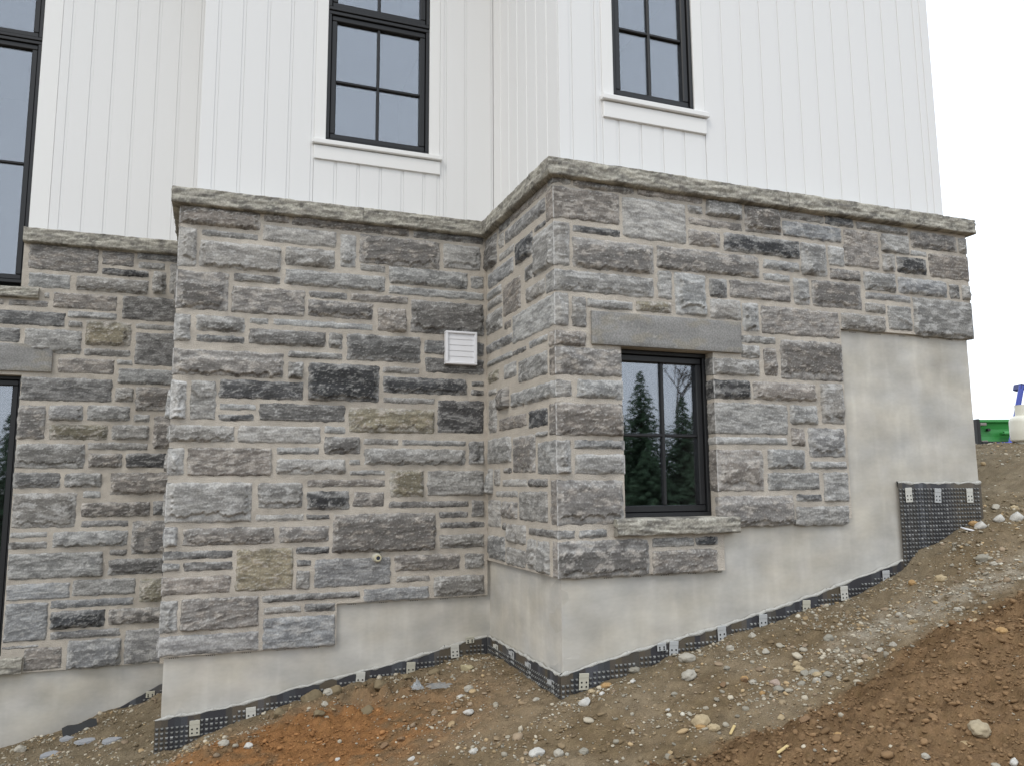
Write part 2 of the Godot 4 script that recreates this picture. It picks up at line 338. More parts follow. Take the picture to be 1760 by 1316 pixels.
func _ready() -> void:
	# ---------------------------------------------------------------- camera, sky, sun, exposure
	cam = Camera3D.new()
	cam.name = "camera"
	cam.position = Vector3(-2.0328, 0.5777, 4.6056)
	cam.rotation = Vector3(0.1295, -0.3594, -0.0068)
	cam.fov = 51.873
	cam.near = 0.05
	cam.far = 900.0
	cam.current = true
	add_child(cam)
	var sky_mat := ProceduralSkyMaterial.new()
	sky_mat.sky_top_color = Color(0.92, 0.955, 1.0)
	sky_mat.sky_horizon_color = Color(0.95, 0.975, 1.0)
	sky_mat.sky_curve = 0.2
	sky_mat.sky_energy_multiplier = 1.24
	sky_mat.ground_bottom_color = Color(0.42, 0.36, 0.29)
	sky_mat.ground_horizon_color = Color(0.62, 0.60, 0.56)
	var env := Environment.new()
	env.background_mode = Environment.BG_SKY
	env.sky = Sky.new()
	env.sky.sky_material = sky_mat
	env.tonemap_mode = Environment.TONE_MAPPER_LINEAR
	env.tonemap_exposure = 1.0
	env.sdfgi_enabled = true
	env.ssao_enabled = true
	env.ssil_enabled = true
	var we := WorldEnvironment.new()
	we.name = "world_environment"
	we.environment = env
	add_child(we)
	var sun := DirectionalLight3D.new()
	sun.name = "sun"
	sun.light_energy = 0.44
	sun.light_color = Color(1.0, 0.98, 0.95)
	sun.light_angular_distance = 20.0
	sun.shadow_enabled = true
	add_child(sun)
	sun.look_at_from_position(Vector3(-5.0, 6.5, 4.0), Vector3.ZERO)

	# ---------------------------------------------------------------- noises and materials
	rng.seed = 20
	na.seed = 3
	na.noise_type = FastNoiseLite.TYPE_SIMPLEX
	na.frequency = 1.0
	na.fractal_type = FastNoiseLite.FRACTAL_NONE
	nb.seed = 8
	nb.noise_type = FastNoiseLite.TYPE_SIMPLEX
	nb.frequency = 1.0
	nb.fractal_octaves = 3
	nc.seed = 15
	nc.noise_type = FastNoiseLite.TYPE_CELLULAR
	nc.cellular_return_type = FastNoiseLite.RETURN_CELL_VALUE
	nc.frequency = 1.0
	nc.fractal_type = FastNoiseLite.FRACTAL_NONE
	nr.seed = 21
	nr.noise_type = FastNoiseLite.TYPE_SIMPLEX
	nr.frequency = 1.0
	nr.fractal_type = FastNoiseLite.FRACTAL_RIDGED
	nr.fractal_octaves = 3
	var grain := noise_tex(5, 0.04, 4, 0.80, 1.0)
	var grit := noise_tex(6, 0.05, 6)
	var fine := noise_tex(7, 0.12, 4, 0.75, 1.0)
	M.stone = textured(mat(Color.WHITE, 0.85, 0.35, true), grain, grit, 0.13, 2.2)
	M.mortar = textured(mat(Color.WHITE, 0.95, 0.2, true), fine, grit, 0.35, 3.0)
	M.parge = textured(mat(Color.WHITE, 0.9, 0.25, true), smear_texture(), null, 0.0, 0.2)
	M.board = mat(lin(0.755, 0.752, 0.745), 0.55, 0.4)
	M.trim = mat(lin(0.785, 0.78, 0.765), 0.5, 0.4)
	M.frame = mat(lin(0.014, 0.0145, 0.016), 0.45, 0.45)
	# coated sealed units: a smooth mirror film of low strength over clear glass
	var clear := Image.create(8, 8, false, Image.FORMAT_RGB8)
	clear.fill(Color.WHITE)
	M.glass = mat(Color(0.94, 0.965, 1.0, 0.145), 0.022, 0.5)
	M.glass.metallic = 1.0
	M.glass.albedo_texture = ImageTexture.create_from_image(clear)
	M.glass.transparency = BaseMaterial3D.TRANSPARENCY_ALPHA
	M.dark = mat(lin(0.03, 0.03, 0.03), 0.9, 0.2)
	M.vent = mat(lin(0.78, 0.78, 0.80), 0.4, 0.5)
	M.membrane = textured(mat(Color.WHITE, 0.5, 0.5, true), fine, null, 0.0, 2.0)
	M.clip = mat(lin(0.54, 0.53, 0.48), 0.5, 0.5)
	M.clip_dull = mat(lin(0.47, 0.45, 0.37), 0.6, 0.4)
	M.clip_grey = mat(lin(0.42, 0.43, 0.43), 0.5, 0.5)
	M.seal = textured(mat(lin(0.70, 0.69, 0.64), 0.9, 0.2), fine, grit, 0.4, 5.0)
	M.brass = mat(lin(0.55, 0.50, 0.33), 0.4, 0.6)
	M.caulk = mat(lin(0.6, 0.58, 0.5), 0.8, 0.3)
	M.soil = textured(mat(Color.WHITE, 0.97, 0.15, true), noise_tex(11, 0.09, 5, 0.72, 1.0), grit, 0.7, 1.7, true)
	M.rock = textured(mat(Color.WHITE, 0.9, 0.25, true), grain, grit, 0.5, 6.0)
	M.rock.uv1_triplanar = true
	M.rock.heightmap_scale = 0.06
	M.bits = mat(Color.WHITE, 0.95, 0.2, true)
	house = Node3D.new()
	house.name = "house"
	add_child(house)
	tag(house, "house with grey rock-faced stone base, white vertical board siding and black windows", "house")

	build_ground()
	build_masonry()
	build_siding()
	build_windows()
	build_membranes()
	build_fittings()
	build_machines()
	build_rocks()
	build_gravel()
	build_trees()


# ---------------------------------------------------------------------------- soil
func level_at(x: float, z: float) -> float:
	var m := [0.0, 0.0, 0.0, 0.0, 0.0, 0.0]
	var r := Vector3.ZERO
	var sw := 0.0
	for p in LEVELS:
		var dx: float = p[0] - x
		var dz: float = p[1] - z
		var w := 1.0 / pow(dx * dx + dz * dz + 0.03, 2.0)
		sw += w
		m[0] += w
		m[1] += w * dx
		m[2] += w * dz
		m[3] += w * dx * dx
		m[4] += w * dx * dz
		m[5] += w * dz * dz
		r += Vector3(1.0, dx, dz) * (w * p[2])
	var b := Basis(Vector3(m[0], m[1], m[2]), Vector3(m[1], m[3] + 0.02 * sw, m[4]), Vector3(m[2], m[4], m[5] + 0.02 * sw))
	return (b.inverse() * r).x


func ridge_at(x: float) -> float:
	if x <= RIDGE[0][0]:
		return RIDGE[0][1]
	for i in RIDGE.size() - 1:
		if x <= RIDGE[i + 1][0]:
			return lerpf(RIDGE[i][1], RIDGE[i + 1][1], (x - RIDGE[i][0]) / (RIDGE[i + 1][0] - RIDGE[i][0]))
	return RIDGE[RIDGE.size() - 1][1]


func smooth_level(x: float, z: float) -> float:
	var gx := clampf((x + 8.0) / 0.2, 0.0, 104.0)
	var gz := clampf((z + 7.0) / 0.2, 0.0, 69.0)
	var i := mini(int(gx), 103)
	var j := mini(int(gz), 68)
	var fx := gx - i
	var fz := gz - j
	var a := j * 105 + i
	return lerpf(lerpf(coarse[a], coarse[a + 1], fx), lerpf(coarse[a + 105], coarse[a + 106], fx), fz)


# share of loose brown soil at a place, 0 to 1
func loose(x: float, z: float) -> float:
	var d := z - ridge_at(x) + 0.10 * nb.get_noise_2d(x * 2.0, z * 2.0)
	return smoothstep(-0.05, 0.16, d) * smoothstep(-0.9, -0.2, x) * (1.0 - smoothstep(5.0, 7.5, x)) * (1.0 - smoothstep(5.0, 8.0, z))


func heap(x: float, z: float) -> float:
	return exp(-pow((x + 1.55) / 0.82, 2.0) - pow((z + 0.46) / 0.52, 2.0))


func soil_height(x: float, z: float) -> float:
	var y := smooth_level(x, z)
	var d := z - ridge_at(x) + 0.08 * na.get_noise_2d(x * 2.3, z * 2.3)
	y += 0.09 * smoothstep(-0.02, 0.3, d) * smoothstep(-0.9, -0.2, x) * (1.0 - smoothstep(3.5, 5.0, x))
	y += 0.10 * exp(-pow((x + 2.0) / 0.42, 2.0) - pow((z + 0.78) / 0.25, 2.0))
	if absf(x) > 12.0 or absf(z) > 10.0:
		return y
	var l := loose(x, z)
	var hp := heap(x, z)
	y += (0.022 + 0.020 * l) * nb.get_noise_2d(x * 1.7, z * 1.7)
	y += (0.007 + 0.012 * l + 0.010 * hp) * nb.get_noise_2d(x * 9.0, z * 9.0 + 50.0)
	# lumps thrown against the middle wall
	y += 0.045 * exp(-pow((x + 0.9) / 0.75, 2.0) - pow((z + 1.0) / 0.28, 2.0)) * maxf(0.0, nb.get_noise_2d(x * 6.0 + 3.0, z * 6.0)) * 2.0
	y += (0.003 + 0.007 * l) * nr.get_noise_2d(x * 14.0, z * 14.0)
	y += (0.004 + 0.003 * l) * nb.get_noise_2d(x * 32.0, z * 32.0) + 0.004 * (l + hp) * nr.get_noise_2d(x * 24.0 + 9.0, z * 24.0)
	return y


func soil_color(x: float, z: float) -> Color:
	var l := loose(x, z)
	var hp := clampf(heap(x, z) * 1.3, 0.0, 1.0)
	var a := nb.get_noise_2d(x * 1.1 + 30.0, z * 1.1)
	var b := nb.get_noise_2d(x * 6.0, z * 6.0 - 70.0)
	var c := Color(0.215, 0.158, 0.093).lerp(Color(0.290, 0.226, 0.148), clampf(0.5 + a, 0.0, 1.0))
	# washed band of fine gravel along the foot of the loose soil
	var band := exp(-pow((z - ridge_at(x) + 0.28) / 0.16, 2.0)) * smoothstep(1.0, 2.0, x)
	c = c.lerp(Color(0.39, 0.345, 0.275), clampf(band * (0.7 + b), 0.0, 0.85))
	# greyer dust against the walls
	var near := exp(-maxf(z - 0.03, 0.0) / 0.22) if x > 0.0 else exp(-maxf(z + LB, 0.0) / 0.25)
	c = c.lerp(Color(0.230, 0.190, 0.130), near * 0.6)
	var brown := Color(0.278, 0.176, 0.095).lerp(Color(0.190, 0.122, 0.066), clampf(0.5 + 1.2 * b, 0.0, 1.0))
	c = c.lerp(brown, l)
	# darker brown band along the edge of the loose soil
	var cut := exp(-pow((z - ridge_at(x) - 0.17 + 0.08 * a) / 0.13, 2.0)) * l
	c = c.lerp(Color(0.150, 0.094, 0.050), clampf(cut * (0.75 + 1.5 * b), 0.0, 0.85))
	c = c.lerp(Color(0.300, 0.152, 0.064), clampf(hp * (1.25 + a + 0.8 * b), 0.0, 1.0))
	var f := 1.0 + 0.22 * b + 0.14 * na.get_noise_2d(x * 40.0, z * 40.0)
	return Color(c.r * f, c.g * f, c.b * f)


func lines(stops: Array) -> PackedFloat32Array:
	var r := PackedFloat32Array()
	for i in stops.size() - 1:
		var n := maxi(1, roundi((stops[i + 1][0] - stops[i][0]) / stops[i][1]))
		for q in n:
			r.append(lerpf(stops[i][0], stops[i + 1][0], float(q) / n))
	r.append(stops[stops.size() - 1][0])
	return r


func build_ground() -> void:
	coarse.resize(105 * 70)
	for j in 70:
		for i in 105:
			coarse[j * 105 + i] = level_at(-8.0 + i * 0.2, -7.0 + j * 0.2)
	var xs := lines([[-600.0, 120.0], [-120.0, 20.0], [-20.0, 3.0], [-8.0, 0.6], [-4.2, 0.022], [4.4, 0.045], [8.0, 0.25], [14.0, 3.0], [30.0, 20.0], [120.0, 120.0], [600.0, 1.0]])
	var zs := lines([[-600.0, 120.0], [-120.0, 20.0], [-20.0, 3.0], [-7.0, 0.3], [-3.0, 0.022], [2.7, 0.12], [5.5, 0.6], [10.0, 3.0], [30.0, 20.0], [120.0, 120.0], [600.0, 1.0]])
	var P := PackedVector3Array()
	var C := PackedColorArray()
	var T := PackedVector2Array()
	for j in zs.size():
		var z: float = zs[zs.size() - 1 - j]
		for x in xs:
			var inside: bool = (x > 0.25 and x < 3.5 and z < -0.2) or (x <= 0.25 and x > -2.1 and z < -1.6) or z < -3.2 and x < 3.5 and x > -8.0
			P.append(Vector3(x, smooth_level(x, z) - 0.1 if inside else soil_height(x, z), z))
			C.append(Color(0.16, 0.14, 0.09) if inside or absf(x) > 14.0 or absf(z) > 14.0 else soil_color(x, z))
			T.append(Vector2(x, z))
	var a := Acc.new()
	a.grid(P, C, T, xs.size() - 1, zs.size() - 1)
	var g := put("ground", a.mesh(M.soil))
	g.set_meta("kind", "structure")
	g.set_meta("label", "bare sloping soil around the house, grey-brown by the walls, loose brown in front")


# ---------------------------------------------------------------------------- masonry
const TONES := {"g": [0.352, 0.342, 0.322], "b": [0.302, 0.278, 0.254], "d": [0.195, 0.190, 0.183], "k": [0.098, 0.098, 0.100], "l": [0.450, 0.440, 0.418], "o": [0.320, 0.290, 0.215], "u": [0.342, 0.342, 0.340], "w": [0.53, 0.52, 0.50]}


# one rock face: a grid over w x h, rough and proud of the mortar, its edges let into it
func face(a: Acc, o: Vector3, ux: Vector3, vy: Vector3, w: float, h: float, tone: String, sd: float, back: float, corner_left := false, corner_right := false, bold := 1.0) -> void:
	var nn := ux.cross(vy)
	var nx := maxi(4, ceili(w / 0.0086))
	var ny := maxi(4, ceili(h / 0.0076))
	var base: Array = TONES[tone]
	var bright := rng.randf_range(0.86, 1.16)
	var tint := rng.randf_range(-0.03, 0.03)
	var col := Color(base[0] * bright * (1.0 + tint), base[1] * bright, base[2] * bright * (1.0 - tint))
	var dark := tone == "k" or tone == "d"
	var rim_light := rng.randf_range(0.2, 0.6) if dark else rng.randf_range(0.0, 0.45)
	var bulk := bold * rng.randf_range(0.012, 0.034) * clampf(h / 0.12, 0.40, 1.15)
	var rim := rng.randf_range(0.004, 0.010)
	var wild := rng.randf_range(0.45, 1.2)
	var facets := []
	for q in 4 + int(w / 0.07):
		facets.append([rng.randf_range(-w, w) * 0.5, rng.randf_range(-h, h) * 0.5, bulk * rng.randf_range(0.65, 1.7), rng.randf_range(-0.45, 0.45) * wild, rng.randf_range(-0.85, 0.50) * wild])
	# most stones are pitched: a low dressed margin and a broken-off mass standing out of it, steepest below
	var pitched := rng.randf() < 0.68 and bold > 0.6
	var mt := rng.randf_range(0.02, 0.30) * h
	var mb := rng.randf_range(0.02, 0.20) * h
	var ml := rng.randf_range(0.004, 0.045)
	var mr := rng.randf_range(0.004, 0.045)
	var mass := rng.randf_range(0.007, 0.020) * clampf(h / 0.12, 0.35, 1.2)
	var core_dark := rng.randf_range(0.60, 0.94)
	var margin_pale := rng.randf_range(0.15, 0.55)
	var vein := rng.randf_range(0.01, 0.05) if rng.randf() < 0.55 else 0.0
	var worn := rng.randf_range(-0.5, 0.5)
	var slant := rng.randf_range(-0.5, 0.5)
	var P := PackedVector3Array()
	var C := PackedColorArray()
	var T := PackedVector2Array()
	var hz := PackedFloat32Array()
	hz.resize((nx + 1) * (ny + 1))
	for pass_nr in 2:
		for j in ny + 1:
			for i in nx + 1:
				var u := -w / 2.0 + w * i / nx
				var v := -h / 2.0 + h * j / ny
				var at := j * (nx + 1) + i
				var el := 1.0 if corner_left else u + w / 2.0
				var er := 1.0 if corner_right else w / 2.0 - u
				var e := maxf(0.0, minf(minf(el, er), minf(v + h / 2.0, h / 2.0 - v)) + 0.003 * na.get_noise_2d(u * 26.0 + sd, v * 26.0) - 0.0008)
				var su := u + slant * v
				var sv := v - 0.3 * slant * u
				var lay := nr.get_noise_2d(su * 4.0 + sd, sv * 16.0)
				var fn := nb.get_noise_2d(u * 30.0 + sd, v * 44.0)
				var core := 0.0
				if pitched:
					var jag := 0.022 * nb.get_noise_2d(u * 7.0 + sd, 4.0) + 0.012 * nb.get_noise_2d(u * 19.0 + sd, v * 9.0)
					var up_in := h / 2.0 - v - mt + jag * 0.8
					var low_in := v + h / 2.0 - mb + jag * clampf(h / 0.12, 0.3, 1.0) - 0.006
					var side_in := minf(u + w / 2.0 - ml, w / 2.0 - u - mr) + 0.012 * na.get_noise_2d(v * 24.0 + sd, 7.0)
					core = smoothstep(-0.006, 0.022, up_in) * smoothstep(-0.003, 0.004, low_in) * smoothstep(-0.004, 0.009, side_in)
				if pass_nr == 0:
					var prof := 1.0 - exp(-e / rim)
					var wu := u + 0.010 * na.get_noise_2d(u * 22.0 + sd, v * 22.0 + 8.0)
					var wv := v + 0.010 * na.get_noise_2d(u * 20.0 - sd, v * 20.0 - 8.0)
					var r := 1.0
					for f in facets:
						r = minf(r, f[2] + f[3] * (wu - f[0]) + f[4] * (wv - f[1]))
					r = clampf(r, bulk * 0.2, bulk * 1.8)
					r += 0.0034 * lay + 0.0005 * fn + 0.0009 * na.get_noise_2d(su * 6.0 + sd, sv * 80.0) + 0.0030 * nb.get_noise_2d(su * 7.0 - sd, sv * 12.0)
					if pitched:
						r = r * 0.72 + mass * core * (0.85 + 0.5 * (0.5 - (v + h / 2.0) / h))
					var z := -0.003 + prof * (0.010 + maxf(r, 0.0))
					if corner_left:
						z = lerpf(0.005, z, smoothstep(0.0, 0.035, u + w / 2.0) * 0.98 + 0.02 * float(i > 0))
					if corner_right:
						z = lerpf(0.005, z, smoothstep(0.0, 0.035, w / 2.0 - u) * 0.98 + 0.02 * float(i < nx))
					hz[at] = z
					continue
				var cu := pow(absf(2.0 * u / w), 10.0)
				var cv := pow(absf(2.0 * v / h), 10.0)
				var ou := 0.0
				if not (corner_left and u < 0.0) and not (corner_right and u > 0.0):
					ou = cu * (0.005 * na.get_noise_2d(signf(u) * 7.0 + sd, v * 12.0) - signf(u) * 0.004 * cv)
				var ov := cv * (0.005 * na.get_noise_2d(u * 8.0, signf(v) * 5.0 + sd) - signf(v) * 0.004 * cu)
				P.append(o + ux * (u + ou) + vy * (v + ov) + nn * hz[at])
				# broken arrises are pale: how far a point stands out from its neighbours
				var arris := 0.0
				if i > 0 and i < nx and j > 0 and j < ny:
					arris = hz[at] * 4.0 - hz[at - 1] - hz[at + 1] - hz[at - nx - 1] - hz[at + nx + 1]
				var patch := nb.get_noise_2d(su * 6.0 - sd * 2.0, sv * 12.0)
				var k := 1.0 + 0.38 * nb.get_noise_2d(su * 3.0 + sd, sv * 14.0 - sd) + 0.05 * fn + 0.17 * (lay - 0.2) + 0.12 * na.get_noise_2d(su * 5.0 + sd, sv * 75.0)
				var c := Color(col.r * k, col.g * k, col.b * k)
				if pitched:
					c = c.lerp(Color(0.50, 0.495, 0.48), (1.0 - core) * margin_pale * (0.8 + patch))
					c = c * lerpf(1.0, core_dark, core)
					c.a = 1.0
				c = c.lerp(Color(col.r * 0.55, col.g * 0.55, col.b * 0.56), smoothstep(0.12, 0.34, nb.get_noise_2d(su * 5.0 + 70.0, sv * 9.0 + sd)) * 0.6)
				c = c.lerp(Color(0.56, 0.55, 0.53), clampf((patch - 0.36 + worn * 0.4) * 2.6, 0.0, 0.25 if dark else 0.55))
				var rl := exp(-e / 0.013) * rim_light * (0.6 + 1.2 * patch)
				c = c.lerp(Color(0.52, 0.51, 0.49), clampf(rl, 0.0, 0.7))
				c = c.lerp(Color(0.66, 0.65, 0.62), clampf((arris - 0.0015) * 190.0, 0.0, 0.35 if dark else 0.5) * smoothstep(-0.35, 0.15, patch + fn))
				if vein > 0.0:
					var rv := absf(na.get_noise_2d(su * 6.0 + sd * 3.0, sv * 10.0))
					c = c.lerp(Color(0.70, 0.69, 0.66), clamp(1.0 - rv / vein, 0.0, 1.0) * 0.65 * smoothstep(-0.1, 0.3, patch))
				if tone == "w":
					c = c.lerp(Color(0.72, 0.71, 0.69), smoothstep(0.0, 0.25, patch + fn * 0.5) * 0.7)
				if tone == "b" or tone == "o":
					c = c.lerp(Color(c.r * 1.02, c.g * 0.96, c.b * 0.90), clampf(patch * 1.5, 0.0, 1.0))
				# bruised, chalky line where the two dressed faces of a corner stone meet
				var ce := minf((u + w / 2.0) if corner_left else 1.0, (w / 2.0 - u) if corner_right else 1.0)
				if ce < 0.007:
					c = c.lerp(Color(0.80, 0.79, 0.77), 0.8 * smoothstep(-0.5, 0.1, nb.get_noise_2d(sd, v * 20.0)))
				C.append(c)
				T.append(Vector2(u + sd * 0.37, v + sd * 0.61))
	a.grid(P, C, T, nx, ny)
	# sides let back into the bed
	var ring := []
	for i in nx:
		ring.append([i, i + 1])
		ring.append([(ny * (nx + 1)) + i + 1, (ny * (nx + 1)) + i])
	for j in ny:
		if not corner_left:
			ring.append([(j + 1) * (nx + 1), j * (nx + 1)])
		if not corner_right:
			ring.append([j * (nx + 1) + nx, (j + 1) * (nx + 1) + nx])
	for q in ring:
		a.quad(P[q[0]] - nn * back, P[q[1]] - nn * back, P[q[1]], P[q[0]], C[q[0]])


# a flat slab cut to the union of rects less the holes; [x0, x1, y0, y1] in the slab's own plane
func slab(a: Acc, o: Vector3, ux: Vector3, rects: Array, holes: Array, thick: float, step: float, rough: float, col: Color, vary := 0.06) -> void:
	var vy := Vector3.UP
	var nn := ux.cross(vy)
	var us := []
	var vs := []
	for r in rects + holes:
		for q in 2:
			if not us.has(r[q]):
				us.append(r[q])
			if not vs.has(r[2 + q]):
				vs.append(r[2 + q])
	us.sort()
	vs.sort()
	var su := []
	var sv := []
	for q in us.size() - 1:
		su.append([us[q], step])
	su.append([us[-1], step])
	for q in vs.size() - 1:
		sv.append([vs[q], step])
	sv.append([vs[-1], step])
	var X := lines(su)
	var Y := lines(sv)
	var nx := X.size() - 1
	var ny := Y.size() - 1
	var P := PackedVector3Array()
	var C := PackedColorArray()
	var T := PackedVector2Array()
	for y in Y:
		for x in X:
			var d := rough * (nb.get_noise_2d(x * 11.0 + o.x * 7.0, y * 16.0 + o.z * 3.0) + 0.5 * na.get_noise_2d(x * 60.0, y * 60.0)) if rough > 0.0 else 0.0
			P.append(o + ux * x + vy * y + nn * d)
			var f := 1.0 + vary * 2.0 * nb.get_noise_2d(x * 2.0 + o.z, y * 3.0 + 40.0) + vary * nb.get_noise_2d(x * 14.0, y * 14.0)
			C.append(Color(col.r * f, col.g * f * (0.99 + 0.01 * f), col.b * f))
			T.append(Vector2(x - us[0] + 0.1, y + 2.3))
	var keep := PackedByteArray()
	for j in ny:
		for i in nx:
			var cx := (X[i] + X[i + 1]) / 2.0
			var cy := (Y[j] + Y[j + 1]) / 2.0
			var on := 0
			for r in rects:
				if cx > r[0] and cx < r[1] and cy > r[2] and cy < r[3]:
					on = 1
			for r in holes:
				if cx > r[0] and cx < r[1] and cy > r[2] and cy < r[3]:
					on = 0
			keep.append(on)
	a.grid(P, C, T, nx, ny, keep)
	var w := nx + 1
	for j in ny:
		for i in nx:
			if not keep[j * nx + i]:
				continue
			var q := j * w + i
			var sides := []
			if i == 0 or not keep[j * nx + i - 1]:
				sides.append([q + w, q])
			if i == nx - 1 or not keep[j * nx + i + 1]:
				sides.append([q + 1, q + w + 1])
			if j == 0 or not keep[(j - 1) * nx + i]:
				sides.append([q, q + 1])
			if j == ny - 1 or not keep[(j + 1) * nx + i]:
				sides.append([q + w + 1, q + w])
			for s in sides:
				a.quad(P[s[0]] - nn * thick, P[s[1]] - nn * thick, P[s[1]], P[s[0]], C[s[0]])


func lay_stones(wall: Node3D, table: Array, o: Vector3, ux: Vector3, flip: float, limit := 99.0) -> void:
	for s in table:
		var x0: float = s[0]
		var x1: float = minf(s[1], limit)
		if x1 - x0 < 0.02:
			continue
		var wrap: float = s[5] if s.size() > 5 else 0.0
		var w := x1 - x0 + 0.011
		var h: float = s[3] - s[2] + 0.010
		var grow_left := 0.0 if wrap > 0.0 else 0.0055
		var grow_right := 0.0 if ux.x > 0.5 and (absf(x1 - LC) < 0.002 or absf(x1 - 0.48) < 0.002) else 0.0055
		w = x1 - x0 + grow_left + grow_right
		x0 -= grow_left
		x1 += grow_right
		var mid: Vector3 = o + ux * (flip * (x0 + x1) / 2.0) + Vector3.UP * ((s[2] + s[3]) / 2.0)
		var a := Acc.new()
		var sd := rng.randf_range(0.0, 90.0)
		if wrap > 0.0:
			# a stone turned round a corner: its front, and its return to the left
			face(a, Vector3(-0.0025, 0, 0), ux, Vector3.UP, w + 0.005, h, s[4], sd, 0.03, true)
			face(a, Vector3(-w / 2.0, 0, -wrap / 2.0 + 0.0025), Vector3(0, 0, 1), Vector3.UP, wrap + 0.005, h, s[4], sd + 3.0, 0.03, false, true, 0.25 if wrap < 0.2 else 0.8)
		elif grow_right == 0.0:
			# right-hand jamb and end stones: their return runs back to the right
			face(a, Vector3(0.0025, 0, 0), ux, Vector3.UP, w + 0.005, h, s[4], sd, 0.03, false, true)
			face(a, Vector3(w / 2.0, 0, -0.0475), Vector3(0, 0, -1), Vector3.UP, 0.105, h, s[4], sd + 3.0, 0.03, true, false, 0.25)
		else:
			face(a, Vector3.ZERO, ux, Vector3.UP, w, h, s[4], sd, 0.03)
		put("stone", a.mesh(M.stone), wall, mid)


# a ledge or sill of rough stone: runs from p0 to p1 along the wall, profile reaches out along the wall's normal
func ledge_stone(called: String, p0: Vector3, p1: Vector3, low: float, high: float, out: float, inner: float, m0: float, m1: float, sd: float, parent: Node3D = house) -> MeshInstance3D:
	var ux := (p1 - p0).normalized()
	var nn := ux.cross(Vector3.UP)
	var length := p0.distance_to(p1)
	var prof := [[-inner, low - 0.004], [out * 0.5, low - 0.002], [out * 0.86, low], [out * 0.97, low + 0.006]]
	for q in 9:
		prof.append([out, lerpf(low + 0.014, high - 0.012, q / 8.0)])
	prof.append_array([[out * 0.96, high - 0.004], [out * 0.86, high], [out * 0.4, high + 0.002], [-inner, high + 0.006]])
	var nx := maxi(4, ceili(length / 0.013))
	var ny := prof.size() - 1
	var P := PackedVector3Array()
	var C := PackedColorArray()
	var T := PackedVector2Array()
	for j in ny + 1:
		var d: float = prof[j][0]
		var y: float = prof[j][1]
		for i in nx + 1:
			var s := lerpf(-m0 * d, length + m1 * d, float(i) / nx)
			var g := 0.0
			var fl := clampf((d - out * 0.45) / (out * 0.5), 0.0, 1.0)
			var lay := nr.get_noise_2d(s * 2.6 + sd, y * 30.0)
			g = fl * (0.007 * nb.get_noise_2d(s * 4.0 + sd, y * 26.0) + 0.008 * (lay - 0.3) + 0.002 * nb.get_noise_2d(s * 30.0, y * 45.0 + sd))
			var gy := fl * 0.003 * nb.get_noise_2d(s * 7.0 + sd, 4.0)
			P.append(p0 + ux * s + nn * (d + g) + Vector3.UP * (y + gy))
			var b := nb.get_noise_2d(s * 1.8 - sd, y * 24.0)
			var c := Color(0.345, 0.324, 0.280).lerp(Color(0.54, 0.512, 0.440), smoothstep(-0.05, 0.35, b))
			c = c.lerp(Color(0.182, 0.171, 0.155), smoothstep(0.08, 0.42, nb.get_noise_2d(s * 4.0 + sd * 2.0, y * 11.0 + 20.0)) * 0.75)
			c = c.lerp(Color(0.60, 0.585, 0.50), smoothstep(0.25, 0.5, nb.get_noise_2d(s * 16.0, y * 30.0 + sd)) * 0.6)
			var k := 1.0 + 0.25 * nb.get_noise_2d(s * 20.0, y * 60.0 + sd)
			C.append(Color(c.r * k, c.g * k, c.b * k))
			T.append(Vector2(s, y + d))
	var a := Acc.new()
	a.grid(P, C, T, nx, ny)
	for e in 2:
		var col := 0 if e == 0 else nx
		var mid := Vector3.ZERO
		for j in ny + 1:
			mid += P[j * (nx + 1) + col] / (ny + 1)
		for j in ny:
			var q0 := P[j * (nx + 1) + col]
			var q1 := P[(j + 1) * (nx + 1) + col]
			if e == 0:
				a.tri(mid, q0, q1, C[j * (nx + 1)])
			else:
				a.tri(mid, q1, q0, C[j * (nx + 1) + nx])
	return put(called, a.mesh(M.stone), parent)


